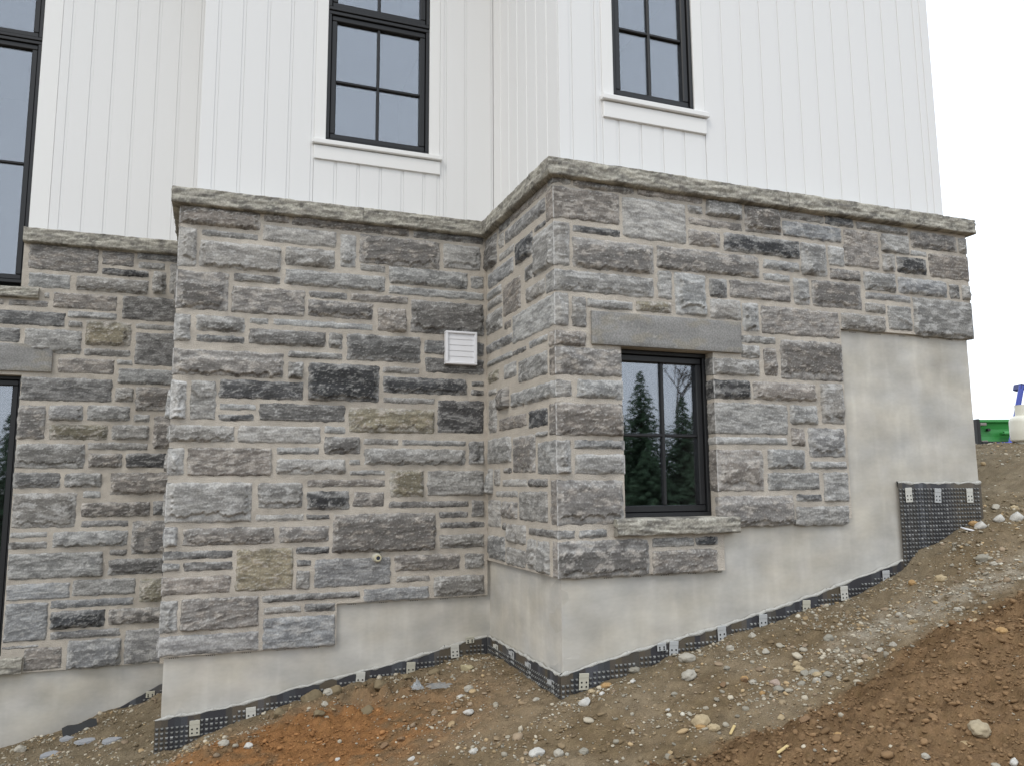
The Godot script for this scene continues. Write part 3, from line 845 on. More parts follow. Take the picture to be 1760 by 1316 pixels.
func build_masonry() -> void:
	var mortar := Color(0.655, 0.595, 0.515)
	var cement := Color(0.585, 0.565, 0.520)
	var X := Vector3(1, 0, 0)
	var Z := Vector3(0, 0, 1)
	# cement-coated foundation, 3 cm behind the face of the mortar
	var a := Acc.new()
	slab(a, Vector3(0, 0, -0.03), X, [[0.03, LC - 0.04, -1.8, 2.6]], [[0.477, 1.208, 0.34, 1.50]], 0.2, 0.12, 0.0016, cement, 0.05)
	put("foundation_wall", a.mesh(M.parge), house)
	a = Acc.new()
	slab(a, Vector3(0.03, 0, 0), Z, [[-LB - 0.03, -0.0305, -1.8, 2.6]], [], 0.15, 0.12, 0.0016, cement, 0.05)
	put("foundation_wall", a.mesh(M.parge), house)
	a = Acc.new()
	slab(a, Vector3(0, 0, -LB - 0.03), X, [[-LA + 0.03, 0.03, -1.9, 2.6]], [], 0.2, 0.12, 0.0016, cement, 0.05)
	put("foundation_wall", a.mesh(M.parge), house)
	a = Acc.new()
	slab(a, Vector3(-LA + 0.03, 0, 0), Z, [[DZ - 0.03, -LB - 0.031, -1.9, 2.6]], [], 0.15, 0.12, 0.0016, cement, 0.05)
	put("foundation_wall", a.mesh(M.parge), house)
	a = Acc.new()
	slab(a, Vector3(0, 0, DZ - 0.03), X, [[-6.0, -LA + 0.03, -2.2, 2.6]], [[-4.6, -3.547, -0.76, 1.503], [-4.7, -3.597, 2.20, 2.7]], 0.2, 0.15, 0.0016, cement, 0.05)
	put("foundation_wall", a.mesh(M.parge), house)

	# mortar beds with their stones
	a = Acc.new()
	slab(a, Vector3.ZERO, X, [[0.0, LC, 1.7365, 2.63], [0.0, 2.358, 0.325, 1.74], [0.0, 1.236, 0.0, 0.33]], [[0.48, 1.205, 0.35, 1.495]], 0.12, 0.022, 0.0026, mortar, 0.10)
	var bay := put("stone_wall", a.mesh(M.mortar), house)
	lay_stones(bay, STONES_C, Vector3.ZERO, X, 1.0)
	a = Acc.new()
	slab(a, Vector3.ZERO, Z, [[-LB, -0.12, 0.0, 2.63]], [], 0.1, 0.022, 0.0022, mortar)
	var ret := put("stone_wall", a.mesh(M.mortar), house)
	lay_stones(ret, STONES_B, Vector3.ZERO, Z, 1.0)
	a = Acc.new()
	slab(a, Vector3(0, 0, -LB), X, [[-LA, 0.0, -0.2687, 2.63], [-LA, -1.164, -0.5577, -0.26]], [], 0.12, 0.022, 0.0026, mortar, 0.10)
	var middle := put("stone_wall", a.mesh(M.mortar), house)
	lay_stones(middle, STONES_A, Vector3(0, 0, -LB), X, 1.0)
	a = Acc.new()
	slab(a, Vector3(0, 0, DZ), X, [[-3.55, -LA, -0.855, 1.51], [-6.0, -LA, 1.50, 2.15], [-3.6, -LA, 2.14, 2.63], [-6.0, -4.6, -1.0, 2.63]], [], 0.12, 0.022, 0.0026, mortar, 0.10)
	var wing := put("stone_wall", a.mesh(M.mortar), house)
	lay_stones(wing, STONES_D, Vector3(0, 0, DZ), X, 1.0, -LA - 0.004)
	# side of the middle block, seen only from farther left: coursed the same way, stones joined
	a = Acc.new()
	slab(a, Vector3(-LA, 0, 0), Vector3(0, 0, 1), [[DZ, -LB - 0.12, -0.62, 2.63]], [], 0.1, 0.05, 0.002, mortar)
	var side := put("stone_wall", a.mesh(M.mortar), house)
	a = Acc.new()
	var y := -0.60
	while y < 2.5:
		var hh := rng.randf_range(0.06, 0.19)
		var z := DZ + 0.02
		while z < -LB - 0.52:
			var ww := minf(rng.randf_range(0.12, 0.45), -LB - 0.47 - z)
			face(a, Vector3(-LA, y + hh / 2.0, z + ww / 2.0), Vector3(0, 0, 1), Vector3.UP, ww, hh, ["g", "b", "d", "l", "u"][rng.randi() % 5], rng.randf() * 90.0, 0.03)
			z += ww + 0.018
		y += hh + 0.018
	put("stones", a.mesh(M.stone), side).set_meta("kind", "stuff")

	# rough stone ledge all along the top of the stone
	var lo := 2.612
	var hi := 2.733
	ledge_stone("stone_ledge", Vector3(0, 0, 0), Vector3(1.889, 0, 0), lo, hi, 0.063, 0.13, 1.0, 0.0, 4.0)
	ledge_stone("stone_ledge", Vector3(1.892, 0, 0.001), Vector3(LC + 0.055, 0, 0.001), lo + 0.002, hi + 0.002, 0.063, 0.13, 0.0, 0.0, 14.0)
	ledge_stone("stone_ledge", Vector3(0, 0, -LB), Vector3(0, 0, 0), lo, hi, 0.063, 0.13, -1.0, 1.0, 24.0)
	ledge_stone("stone_ledge", Vector3(-LA, 0, -LB), Vector3(-1.03, 0, -LB), lo, hi, 0.063, 0.13, 1.0, 0.0, 34.0)
	ledge_stone("stone_ledge", Vector3(-1.027, 0, -LB), Vector3(0, 0, -LB), lo, hi, 0.063, 0.13, 0.0, -1.0, 44.0)
	ledge_stone("stone_ledge", Vector3(-LA, 0, DZ), Vector3(-LA, 0, -LB), lo, hi, 0.063, 0.13, -1.0, 1.0, 54.0)
	ledge_stone("stone_ledge", Vector3(-3.6, 0, DZ), Vector3(-LA, 0, DZ), lo, hi, 0.063, 0.13, 0.0, -1.0, 64.0)
	# sills of the same stone
	ledge_stone("stone_sill", Vector3(0.392, 0, 0.0), Vector3(1.335, 0, 0.0), 0.252, 0.357, 0.06, 0.10, 0.0, 0.0, 74.0)
	ledge_stone("stone_sill", Vector3(-4.7, 0, DZ), Vector3(-3.462, 0, DZ), 2.14, 2.225, 0.05, 0.10, 0.0, 0.0, 84.0)
	ledge_stone("stone_sill", Vector3(-4.7, 0, DZ), Vector3(-3.395, 0, DZ), -0.855, -0.735, 0.05, 0.10, 0.0, 0.0, 94.0)
	# weep holes under the stone
	for s in [[-2.25, -0.5577, 5, -LB], [-1.05, -0.2687, 5, -LB]]:
		for q in s[2]:
			weep(Vector3(s[0] + q * 0.235, s[1] - 0.014, -LB - 0.028))
	for q in 5:
		weep(Vector3(0.36 + q * 0.21, -0.014, -0.028))
	for q in 4:
		weep(Vector3(1.45 + q * 0.22, 0.311, -0.028))
	for q in 5:
		weep(Vector3(2.5 + q * 0.25, 1.722, -0.028))
	# sawn lintels
	sawn_lintel(Vector3(0.257, 0, 0), 1.18, 1.498, 1.720)
	sawn_lintel(Vector3(-4.66, 0, DZ), 1.325, 1.532, 1.755)


func weep(at: Vector3) -> void:
	var a := Acc.new()
	for q in 5:
		a.box(Vector3((q - 2) * 0.0135, 0, 0), Vector3(0.005, 0.006, 0.002), 0.0008)
	put("weep_vent", a.mesh(M.dark), house, at)


func sawn_lintel(o: Vector3, w: float, y0: float, y1: float) -> void:
	var a := Acc.new()
	var h := y1 - y0
	var nx := ceili(w / 0.015)
	var ny := ceili(h / 0.015)
	var P := PackedVector3Array()
	var C := PackedColorArray()
	var T := PackedVector2Array()
	for j in ny + 1:
		for i in nx + 1:
			var u := w * i / nx
			var v := h * j / ny
			var e := minf(minf(u, w - u), minf(v, h - v))
			var chip := 0.005 * maxf(0.0, nb.get_noise_2d(u * 24.0 + o.x, v * 24.0)) * exp(-e / 0.012)
			P.append(o + Vector3(u, y0 + v, 0.026 - 0.004 * exp(-e / 0.003) - chip + 0.0006 * nb.get_noise_2d(u * 8.0, v * 8.0)))
			var k := 1.0 + 0.20 * nb.get_noise_2d(u * 2.0 + o.z, v * 5.0) + 0.05 * nb.get_noise_2d(u * 14.0, v * 18.0)
			var c := Color(0.322 * k, 0.316 * k, 0.304 * k)
			c = c.lerp(Color(0.35, 0.32, 0.26), smoothstep(0.1, 0.5, nb.get_noise_2d(u * 3.0 + 9.0, v * 6.0)) * 0.6)
			var line := absf(v - (0.19 - 0.45 * pow(maxf(u - 0.05, 0.0), 1.6)) + 0.01 * na.get_noise_2d(u * 8.0, 2.0))
			if o.x > 0.0 and u < 0.48:
				c = c.lerp(Color(0.52, 0.50, 0.45), clampf(1.0 - line / 0.005, 0.0, 0.6))
			C.append(c)
			T.append(Vector2(u, v))
	a.grid(P, C, T, nx, ny)
	var b := Vector3(0, 0, 0.14)
	for i in nx:
		a.quad(P[i] - b, P[i + 1] - b, P[i + 1], P[i], C[i])
		var q := ny * (nx + 1) + i
		a.quad(P[q + 1] - b, P[q] - b, P[q], P[q + 1], C[q])
	for j in ny:
		var q := j * (nx + 1)
		a.quad(P[q + nx + 1] - b, P[q] - b, P[q], P[q + nx + 1], C[q])
		a.quad(P[q + nx] - b, P[q + 2 * nx + 1] - b, P[q + 2 * nx + 1], P[q + nx], C[q])
	put("stone_lintel", a.mesh(M.stone), house)


# ---------------------------------------------------------------------------- boards
func board(parent: Node3D, o: Vector3, ux: Vector3, w: float, y0: float, y1: float, thick := 0.018) -> void:
	var nn := ux.cross(Vector3.UP)
	var g := 0.0006
	# square left edge with a fine arris, face, and a low tongue that leaves a groove before the next board
	var sec := [[g, -thick], [g, -0.0015], [0.002, 0.0], [w - 0.025, 0.0], [w - 0.021, -0.0052], [w - g, -0.0052], [w - g, -thick]]
	if w < 0.045:
		sec = [[g, -thick], [g, -0.0015], [0.002, 0.0], [w - 0.002, 0.0], [w - g, -0.0015], [w - g, -thick]]
	var a := Acc.new()
	for q in sec.size() - 1:
		var s0: Array = sec[q]
		var s1: Array = sec[q + 1]
		var p: Vector3 = ux * s0[0] + nn * s0[1]
		var r: Vector3 = ux * s1[0] + nn * s1[1]
		a.quad(p + Vector3.UP * y0, r + Vector3.UP * y0, r + Vector3.UP * y1, p + Vector3.UP * y1)
	a.quad(ux * g + nn * -thick + Vector3.UP * y0, ux * (w - g) + nn * -thick + Vector3.UP * y0, ux * (w - g) + Vector3.UP * y0, ux * g + Vector3.UP * y0)
	a.quad(ux * g + Vector3.UP * y1, ux * (w - g) + Vector3.UP * y1, ux * (w - g) + nn * -thick + Vector3.UP * y1, ux * g + nn * -thick + Vector3.UP * y1)
	put("siding_board", a.mesh(M.board), parent, o)


# boards from seam to seam; where a board meets a window's casing it is cut around it
func clad(o: Vector3, ux: Vector3, seams: Array, holes: Array) -> void:
	var a := Acc.new()
	var x0: float = seams[0]
	var x1: float = seams[-1]
	slab(a, o - ux.cross(Vector3.UP) * 0.0185, ux, [[x0 + 0.03, x1 - 0.004, 2.62, 6.0]], holes, 0.06, 0.6, 0.0, Color(0.5, 0.5, 0.5), 0.0)
	var w := put("siding_wall", a.mesh(M.trim), house)
	for q in seams.size() - 1:
		var s0: float = seams[q]
		var s1: float = seams[q + 1]
		var pieces := [[s0, s1, 2.70, 6.0]]
		for hole in holes:
			var next := []
			for p in pieces:
				if p[1] <= hole[0] + 0.001 or p[0] >= hole[1] - 0.001:
					next.append(p)
					continue
				if p[0] < hole[0] - 0.01:
					next.append([p[0], hole[0], p[2], p[3]])
				if p[1] > hole[1] + 0.01:
					next.append([hole[1], p[1], p[2], p[3]])
				next.append([maxf(p[0], hole[0]), minf(p[1], hole[1]), p[2], hole[2]])
				next.append([maxf(p[0], hole[0]), minf(p[1], hole[1]), hole[3], p[3]])
			pieces = next
		for p in pieces:
			if p[1] - p[0] > 0.008 and p[3] - p[2] > 0.02:
				board(w, o + ux * p[0], ux, p[1] - p[0], p[2], p[3])


func build_siding() -> void:
	var X := Vector3(1, 0, 0)
	var s := [SET]
	for q in 19:
		s.append(0.203 + q * 0.181)
	s.append(LC - SET - 0.095)
	s.append(LC - SET)
	clad(Vector3(0, 0, -SET), X, s, [[0.435, 1.291, 3.31, 5.6]])
	s = [-LA + SET]
	for q in 12:
		s.append(-2.125 + q * 0.1805)
	s.append(SET)
	clad(Vector3(0, 0, -LB - SET), X, s, [[-1.405, -0.378, 3.29, 5.6]])
	s = []
	for q in 8:
		s.append(-LB - SET + q * (LB / 7.0))
	s[7] = -SET - 0.003
	clad(Vector3(SET, 0, 0), Vector3(0, 0, 1), s, [])
	clad(Vector3(0, 0, DZ - SET), X, [-6.0, -5.8, -3.455, -3.36, -3.19, -3.02, -2.84, -2.66, -2.475, -2.30, -LA + SET], [[-4.7, -3.46, 2.3, 5.6]])
	s = []
	for q in 9:
		s.append(DZ - SET + q * 0.17)
	s.append(-LB - SET - 0.003)
	clad(Vector3(-LA + SET, 0, 0), Vector3(0, 0, 1), s, [])
	# the rest of the house behind: right side, back, left side and an added flat cover against sky light
	var a := Acc.new()
	a.box(Vector3(LC - SET - 0.06, 2.2, -3.66), Vector3(0.12, 7.6, 7.06), 0.004)
	a.box(Vector3(-1.2, 2.2, -7.0), Vector3(9.4, 7.6, 0.2), 0.004)
	a.box(Vector3(-5.95, 2.2, -5.0), Vector3(0.12, 7.6, 4.2), 0.004)
	put("outer_wall", a.mesh(M.trim), house)
	a = Acc.new()
	a.box(Vector3(1.85, 6.1, -3.4), Vector3(4.2, 0.2, 7.3), 0.01)
	a.box(Vector3(-1.25, 6.1, -4.1), Vector3(2.5, 0.2, 5.9), 0.01)
	a.box(Vector3(-4.3, 6.1, -4.9), Vector3(3.6, 0.2, 4.5), 0.01)
	put("added_roof_cover", a.mesh(M.trim), house)  # unseen slab added to block sky light, its overhang shading the board tops


# ---------------------------------------------------------------------------- windows
# rows = lights from bottom to top as heights of the horizontal bars; everything in a plane facing +z
func window(x0: float, x1: float, y0: float, y1: float, z: float, bars: Array, uprights: Array, label := "") -> Node3D:
	var w := part("window", house, Vector3((x0 + x1) / 2.0, y0, z))
	if label:
		w.set_meta("label", label)
	var o := -w.position
	var fr := 0.028
	var sa := 0.045
	var a := Acc.new()
	a.box(o + Vector3((x0 + x1) / 2.0, y0 + fr / 2.0, z - 0.04), Vector3(x1 - x0, fr, 0.08), 0.003)
	a.box(o + Vector3((x0 + x1) / 2.0, y1 - fr / 2.0, z - 0.04), Vector3(x1 - x0, fr, 0.08), 0.003)
	for s in [x0 + fr / 2.0, x1 - fr / 2.0]:
		a.box(o + Vector3(s, (y0 + y1) / 2.0, z - 0.04), Vector3(fr, y1 - y0 - 2.0 * fr, 0.08), 0.003)
	put("frame", a.mesh(M.frame), w)
	a = Acc.new()
	var i0 := x0 + fr + 0.003
	var i1 := x1 - fr - 0.003
	var j0 := y0 + fr + 0.003
	var j1 := y1 - fr - 0.003
	a.box(o + Vector3((x0 + x1) / 2.0, j0 + sa / 2.0, z - 0.041), Vector3(i1 - i0, sa, 0.05), 0.006)
	a.box(o + Vector3((x0 + x1) / 2.0, j1 - sa / 2.0, z - 0.041), Vector3(i1 - i0, sa, 0.05), 0.006)
	for s in [i0 + sa / 2.0, i1 - sa / 2.0]:
		a.box(o + Vector3(s, (y0 + y1) / 2.0, z - 0.041), Vector3(sa, j1 - j0 - 2.0 * sa, 0.05), 0.006)
	put("sash", a.mesh(M.frame), w)
	var gx := [i0 + sa] + uprights + [i1 - sa]
	var gy := [j0 + sa] + bars + [j1 - sa]
	var bw := 0.011
	for u in uprights:
		a = Acc.new()
		a.box(o + Vector3(u, (y0 + y1) / 2.0, z - 0.044), Vector3(bw * 2.0, gy[-1] - gy[0], 0.034), 0.005)
		put("glazing_bar", a.mesh(M.frame), w)
	for b in bars:
		for q in gx.size() - 1:
			a = Acc.new()
			var l: float = gx[q] + (bw if q > 0 else 0.0)
			var r: float = gx[q + 1] - (bw if q < gx.size() - 2 else 0.0)
			a.box(o + Vector3((l + r) / 2.0, b, z - 0.044), Vector3(r - l, bw * 2.0, 0.034), 0.005)
			put("glazing_bar", a.mesh(M.frame), w)
	for q in gx.size() - 1:
		for p in gy.size() - 1:
			a = Acc.new()
			a.box(Vector3.ZERO, Vector3(gx[q + 1] - gx[q] + 0.004, gy[p + 1] - gy[p] + 0.004, 0.006), 0.0)
			put("pane", a.mesh(M.glass), w, o + Vector3((gx[q] + gx[q + 1]) / 2.0, (gy[p] + gy[p + 1]) / 2.0, z - 0.050))
	# unlit room behind
	a = Acc.new()
	var d := 1.1
	var zz := z - 0.100 - d / 2.0
	a.box(o + Vector3((x0 + x1) / 2.0, y0 - 0.02, zz), Vector3(x1 - x0 + 0.1, 0.04, d), 0.0)
	a.box(o + Vector3((x0 + x1) / 2.0, y1 + 0.02, zz), Vector3(x1 - x0 + 0.1, 0.04, d), 0.0)
	for s in [x0 - 0.03, x1 + 0.03]:
		a.box(o + Vector3(s, (y0 + y1) / 2.0, zz), Vector3(0.06, y1 - y0, d), 0.0)
	a.box(o + Vector3((x0 + x1) / 2.0, (y0 + y1) / 2.0, z - 0.100 - d - 0.02), Vector3(x1 - x0 + 0.1, y1 - y0 + 0.08, 0.04), 0.0)
	put("room_interior", a.mesh(M.dark), w)
	return w


func trim(w: Node3D, called: String, c: Vector3, s: Vector3, ch := 0.003) -> void:
	var a := Acc.new()
	a.box(c - w.position, s, ch)
	put(called, a.mesh(M.trim), w)


func white_surround(w: Node3D, x0: float, x1: float, o0: float, o1: float, z: float, sill_top: float, sill_bottom: float, apron_bottom: float) -> void:
	for s in [[o0, x0], [x1, o1]]:
		trim(w, "casing", Vector3((s[0] + s[1]) / 2.0, (sill_top + 5.6) / 2.0, z - 0.016), Vector3(s[1] - s[0] - 0.001, 5.6 - sill_top - 0.002, 0.036))
	trim(w, "sill", Vector3((o0 + o1) / 2.0, (sill_top + sill_bottom) / 2.0, z - 0.004), Vector3(o1 - o0 + 0.03, sill_top - sill_bottom - 0.010, 0.092), 0.006)
	trim(w, "apron", Vector3((o0 + o1) / 2.0, (sill_bottom + apron_bottom) / 2.0 - 0.001, z + 0.005), Vector3(o1 - o0, sill_bottom - apron_bottom - 0.002, 0.028))


func build_windows() -> void:
	var z := -0.085
	window(0.452, 1.203, 0.362, 1.493, z, [0.915], [0.858], "black basement window of four panes set into the stone of the right bay")
	z = -SET - 0.012
	var w := window(0.526, 1.203, 3.325, 4.437, z, [3.887], [0.853])
	white_surround(w, 0.526, 1.203, 0.435, 1.291, -SET, 3.322, 3.270, 3.152)
	window(0.526, 1.203, 4.442, 5.598, z + 0.008, [5.0], [0.853])
	z = -LB - SET - 0.012
	w = window(-1.314, -0.469, 3.308, 4.430, z, [3.838], [-0.895])
	white_surround(w, -1.314, -0.469, -1.405, -0.378, -LB - SET, 3.305, 3.255, 3.142)
	window(-1.314, -0.469, 4.436, 5.598, z + 0.008, [5.0], [-0.895])
	z = DZ - SET - 0.005
	w = window(-4.7, -3.60, 2.29, 4.46, z, [3.345], [-4.15])
	trim(w, "casing", Vector3(-3.528, 4.1, DZ - SET - 0.016), Vector3(0.144, 2.98, 0.036))
	window(-4.7, -3.60, 4.465, 5.598, z + 0.008, [5.0], [-4.15])
	window(-4.6, -3.552, -0.74, 1.50, DZ - 0.085, [0.0], [-4.08], "black ground-floor window of the left wing, cut by the photo's edge")


# ---------------------------------------------------------------------------- drainage membrane
# top = points [along, height] of the upper edge; o, ux = the plane of the wall
func membrane(o: Vector3, ux: Vector3, runs: Array, clips: Array, low: float, sealed := true) -> void:
	var nn := ux.cross(Vector3.UP)
	var a := Acc.new()
	var d := Acc.new()
	var b := Acc.new()
	var th := 0.008
	var off := 0.014
	for run in runs:
		for q in run.size() - 1:
			var n := maxi(1, int((run[q + 1][0] - run[q][0]) / 0.04))
			for i in n:
				var u0 := lerpf(run[q][0], run[q + 1][0], float(i) / n)
				var u1 := lerpf(run[q][0], run[q + 1][0], float(i + 1) / n)
				var t0 := lerpf(run[q][1], run[q + 1][1], float(i) / n) + 0.006 * na.get_noise_2d(u0 * 9.0, o.z)
				var t1 := lerpf(run[q][1], run[q + 1][1], float(i + 1) / n) + 0.006 * na.get_noise_2d(u1 * 9.0, o.z)
				var dust := 0.046 + 0.09 * maxf(0.0, nb.get_noise_2d(u0 * 5.0, 1.0 + o.z))
				var c := Color(dust * 1.05, dust * 1.1, dust * 1.25)
				var p0 := o + ux * u0
				var p1 := o + ux * u1
				var f := nn * (off + th)
				a.quad(p0 + f + Vector3.UP * low, p1 + f + Vector3.UP * low, p1 + f + Vector3.UP * t1, p0 + f + Vector3.UP * t0, c.lerp(Color(0.16, 0.125, 0.08), clampf(nb.get_noise_2d(u0 * 3.0, 20.0 + o.z) * 1.6, 0.0, 0.7)))
				a.quad(p0 + f + Vector3.UP * t0, p1 + f + Vector3.UP * t1, p1 + Vector3.UP * t1, p0 + Vector3.UP * t0, c)
				if sealed:
					var r0 := 0.011 + 0.010 * nb.get_noise_2d(u0 * 14.0, 7.0)
					var r1 := 0.011 + 0.010 * nb.get_noise_2d(u1 * 14.0, 7.0)
					b.tube(p0 + nn * 0.014 + Vector3.UP * (t0 + 0.003), p1 + nn * 0.014 + Vector3.UP * (t1 + 0.003), r0, r1, 7, Color.WHITE, false)
			# raised studs in rows, down to where the soil hides them
			var pitch := 0.031
			var nu := int((run[q + 1][0] - run[q][0]) / pitch)
			for i in nu:
				var u: float = run[q][0] + (i + 0.5) * pitch
				var top := lerpf(run[q][1], run[q + 1][1], (u - run[q][0]) / (run[q + 1][0] - run[q][0])) - 0.045
				var pos := o + ux * u + nn * 0.1
				var soil := smooth_level(pos.x, pos.z) - 0.06
				var v := floorf(top / pitch) * pitch
				while v > soil:
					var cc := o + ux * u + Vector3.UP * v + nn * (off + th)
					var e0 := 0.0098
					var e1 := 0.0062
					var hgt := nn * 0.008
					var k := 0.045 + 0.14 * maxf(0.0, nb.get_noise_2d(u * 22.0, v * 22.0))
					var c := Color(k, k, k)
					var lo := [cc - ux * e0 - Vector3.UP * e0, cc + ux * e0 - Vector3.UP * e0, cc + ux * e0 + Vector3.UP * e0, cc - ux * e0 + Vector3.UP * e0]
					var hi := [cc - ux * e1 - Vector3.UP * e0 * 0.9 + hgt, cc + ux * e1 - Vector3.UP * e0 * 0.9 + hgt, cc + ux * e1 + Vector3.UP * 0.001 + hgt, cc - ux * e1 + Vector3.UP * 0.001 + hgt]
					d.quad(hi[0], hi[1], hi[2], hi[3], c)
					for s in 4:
						d.quad(lo[s], lo[(s + 1) % 4], hi[(s + 1) % 4], hi[s], Color(k * 2.2 + 0.07, k * 2.2 + 0.07, k * 2.1 + 0.065) if s == 2 else c)  # upper slope painted paler: dust and a sky highlight put into its colour
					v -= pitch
	var m := put("drainage_membrane", a.mesh(M.membrane), house)
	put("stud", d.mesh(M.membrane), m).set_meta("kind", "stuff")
	if sealed:
		put("sealant_bead", b.mesh(M.seal), m)
	for cl in clips:
		var at: Vector3 = o + ux * cl[0] + Vector3.UP * cl[1] + nn * (off + th)
		var f := Basis(ux, Vector3.UP, nn)
		var p := Acc.new()
		var hh: float = cl[2] if cl.size() > 2 else 0.10
		p.box(Vector3(0, 0, 0.009), Vector3(0.066, hh, 0.004), 0.001, Color.WHITE, f)
		p.box(f * Vector3(0, hh * 0.36, 0.0115), Vector3(0.066, hh * 0.26, 0.003), 0.001, Color.WHITE, f)
		var am := p.mesh([M.clip, M.clip_dull, M.clip_grey][rng.randi() % 3])
		var h := Acc.new()
		for s in [[-1, 0], [1, 0], [-1, -1], [1, -1]]:
			h.tube(f * Vector3(s[0] * 0.016, -hh * 0.05 + s[1] * hh * 0.26, 0.0095), f * Vector3(s[0] * 0.016, -hh * 0.05 + s[1] * hh * 0.26, 0.0122), 0.0065, 0.006, 8)
		h.mesh(M.dark, am)
		var ob := put("fastener_plate", am, m, at)
		ob.rotation = nn * rng.randf_range(-0.07, 0.07)


func build_membranes() -> void:
	var X := Vector3(1, 0, 0)
	membrane(Vector3(0, 0, -LB - 0.028), X, [[[-LA - 0.005, -0.968], [-1.86, -0.924], [-1.23, -0.807], [-0.63, -0.714], [-0.18, -0.612], [0.0, -0.588]]],
		[[-2.097, -1.035], [-1.736, -0.985], [-0.982, -0.815], [-0.607, -0.775], [-0.264, -0.672], [-0.144, -0.598, 0.05]], -1.6)
	membrane(Vector3(0.028, 0, 0), Vector3(0, 0, 1), [[[-LB, -0.588], [-0.01, -0.588]]],
		[[-1.203, -0.66], [-0.861, -0.645], [-0.544, -0.66], [-0.154, -0.69]], -1.2)
	membrane(Vector3(0, 0, -0.028), X, [[[0.006, -0.590], [0.56, -0.477], [1.23, -0.366], [1.97, -0.212], [2.80, -0.011], [2.825, -0.005]]],
		[[0.16, -0.63], [0.721, -0.464, 0.05], [0.811, -0.485], [1.187, -0.413], [1.525, -0.359], [1.899, -0.285], [2.242, -0.205], [2.641, -0.112]], -1.2)
	membrane(Vector3(0, 0, -0.028), X, [[[2.827, 0.574], [3.69, 0.572]]], [[2.918, 0.488, 0.11], [3.213, 0.48, 0.11], [3.55, 0.477, 0.11]], -1.2)
	membrane(Vector3(0, 0, DZ - 0.01), X, [[[-2.74, -1.21], [-2.40, -1.04], [-LA, -1.02]]], [[-2.462, -1.10, 0.05]], -1.7, false)


# ---------------------------------------------------------------------------- vent and pipe
func build_fittings() -> void:
	var v := part("vent_cover", house, Vector3(-0.232, 1.667, -LB + 0.012))
	v.set_meta("label", "white square louvred vent cover beside the inner corner")
	var a := Acc.new()
	var w := 0.262
	var h := 0.266
	var d := 0.05
	for s in [-1.0, 1.0]:
		a.box(Vector3(s * (w / 2.0 - 0.011), 0, d / 2.0), Vector3(0.022, h - 0.036, d), 0.003)
		a.box(Vector3(0, s * (h / 2.0 - 0.009), d / 2.0), Vector3(w, 0.018, d), 0.003)
	a.box(Vector3(0, 0, 0.027), Vector3(w - 0.04, h - 0.03, 0.004), 0.0)
	put("frame", a.mesh(M.vent), v)
	for q in 5:
		a = Acc.new()
		var y := h / 2.0 - 0.018 - (q + 0.5) * (h - 0.036) / 5.0
		a.box(Vector3(0, y, 0.034), Vector3(w - 0.046, 0.0475, 0.003), 0.001, Color.WHITE, Basis(Vector3.RIGHT, -0.09))
		put("louver", a.mesh(M.vent), v)
	# capped pipe end in a dab of sealant
	var p := part("pipe_end", house, Vector3(-0.875, 0.052, -LB + 0.02))
	a = Acc.new()
	var P := []
	a.tube(Vector3(0, 0, -0.02), Vector3(0, 0, 0.016), 0.040, 0.028, 14)
	put("sealant", a.mesh(M.caulk), p)
	a = Acc.new()
	for q in 16:
		var a0 := TAU * q / 16.0
		var a1 := TAU * (q + 1) / 16.0
		var r0 := Vector3(cos(a0), sin(a0), 0)
		var r1 := Vector3(cos(a1), sin(a1), 0)
		var f := Vector3(0, 0, 0.038)
		a.quad(r0 * 0.024, r1 * 0.024, r1 * 0.024 + f, r0 * 0.024 + f)
		a.quad(r0 * 0.024 + f, r1 * 0.024 + f, r1 * 0.015 + f, r0 * 0.015 + f)
	put("ring", a.mesh(M.brass), p)
	a = Acc.new()
	a.tube(Vector3(0, 0, 0.01), Vector3(0, 0, 0.030), 0.0155, 0.0155, 14)
	put("bore", a.mesh(mat(lin(0.03, 0.04, 0.07), 0.3)), p)


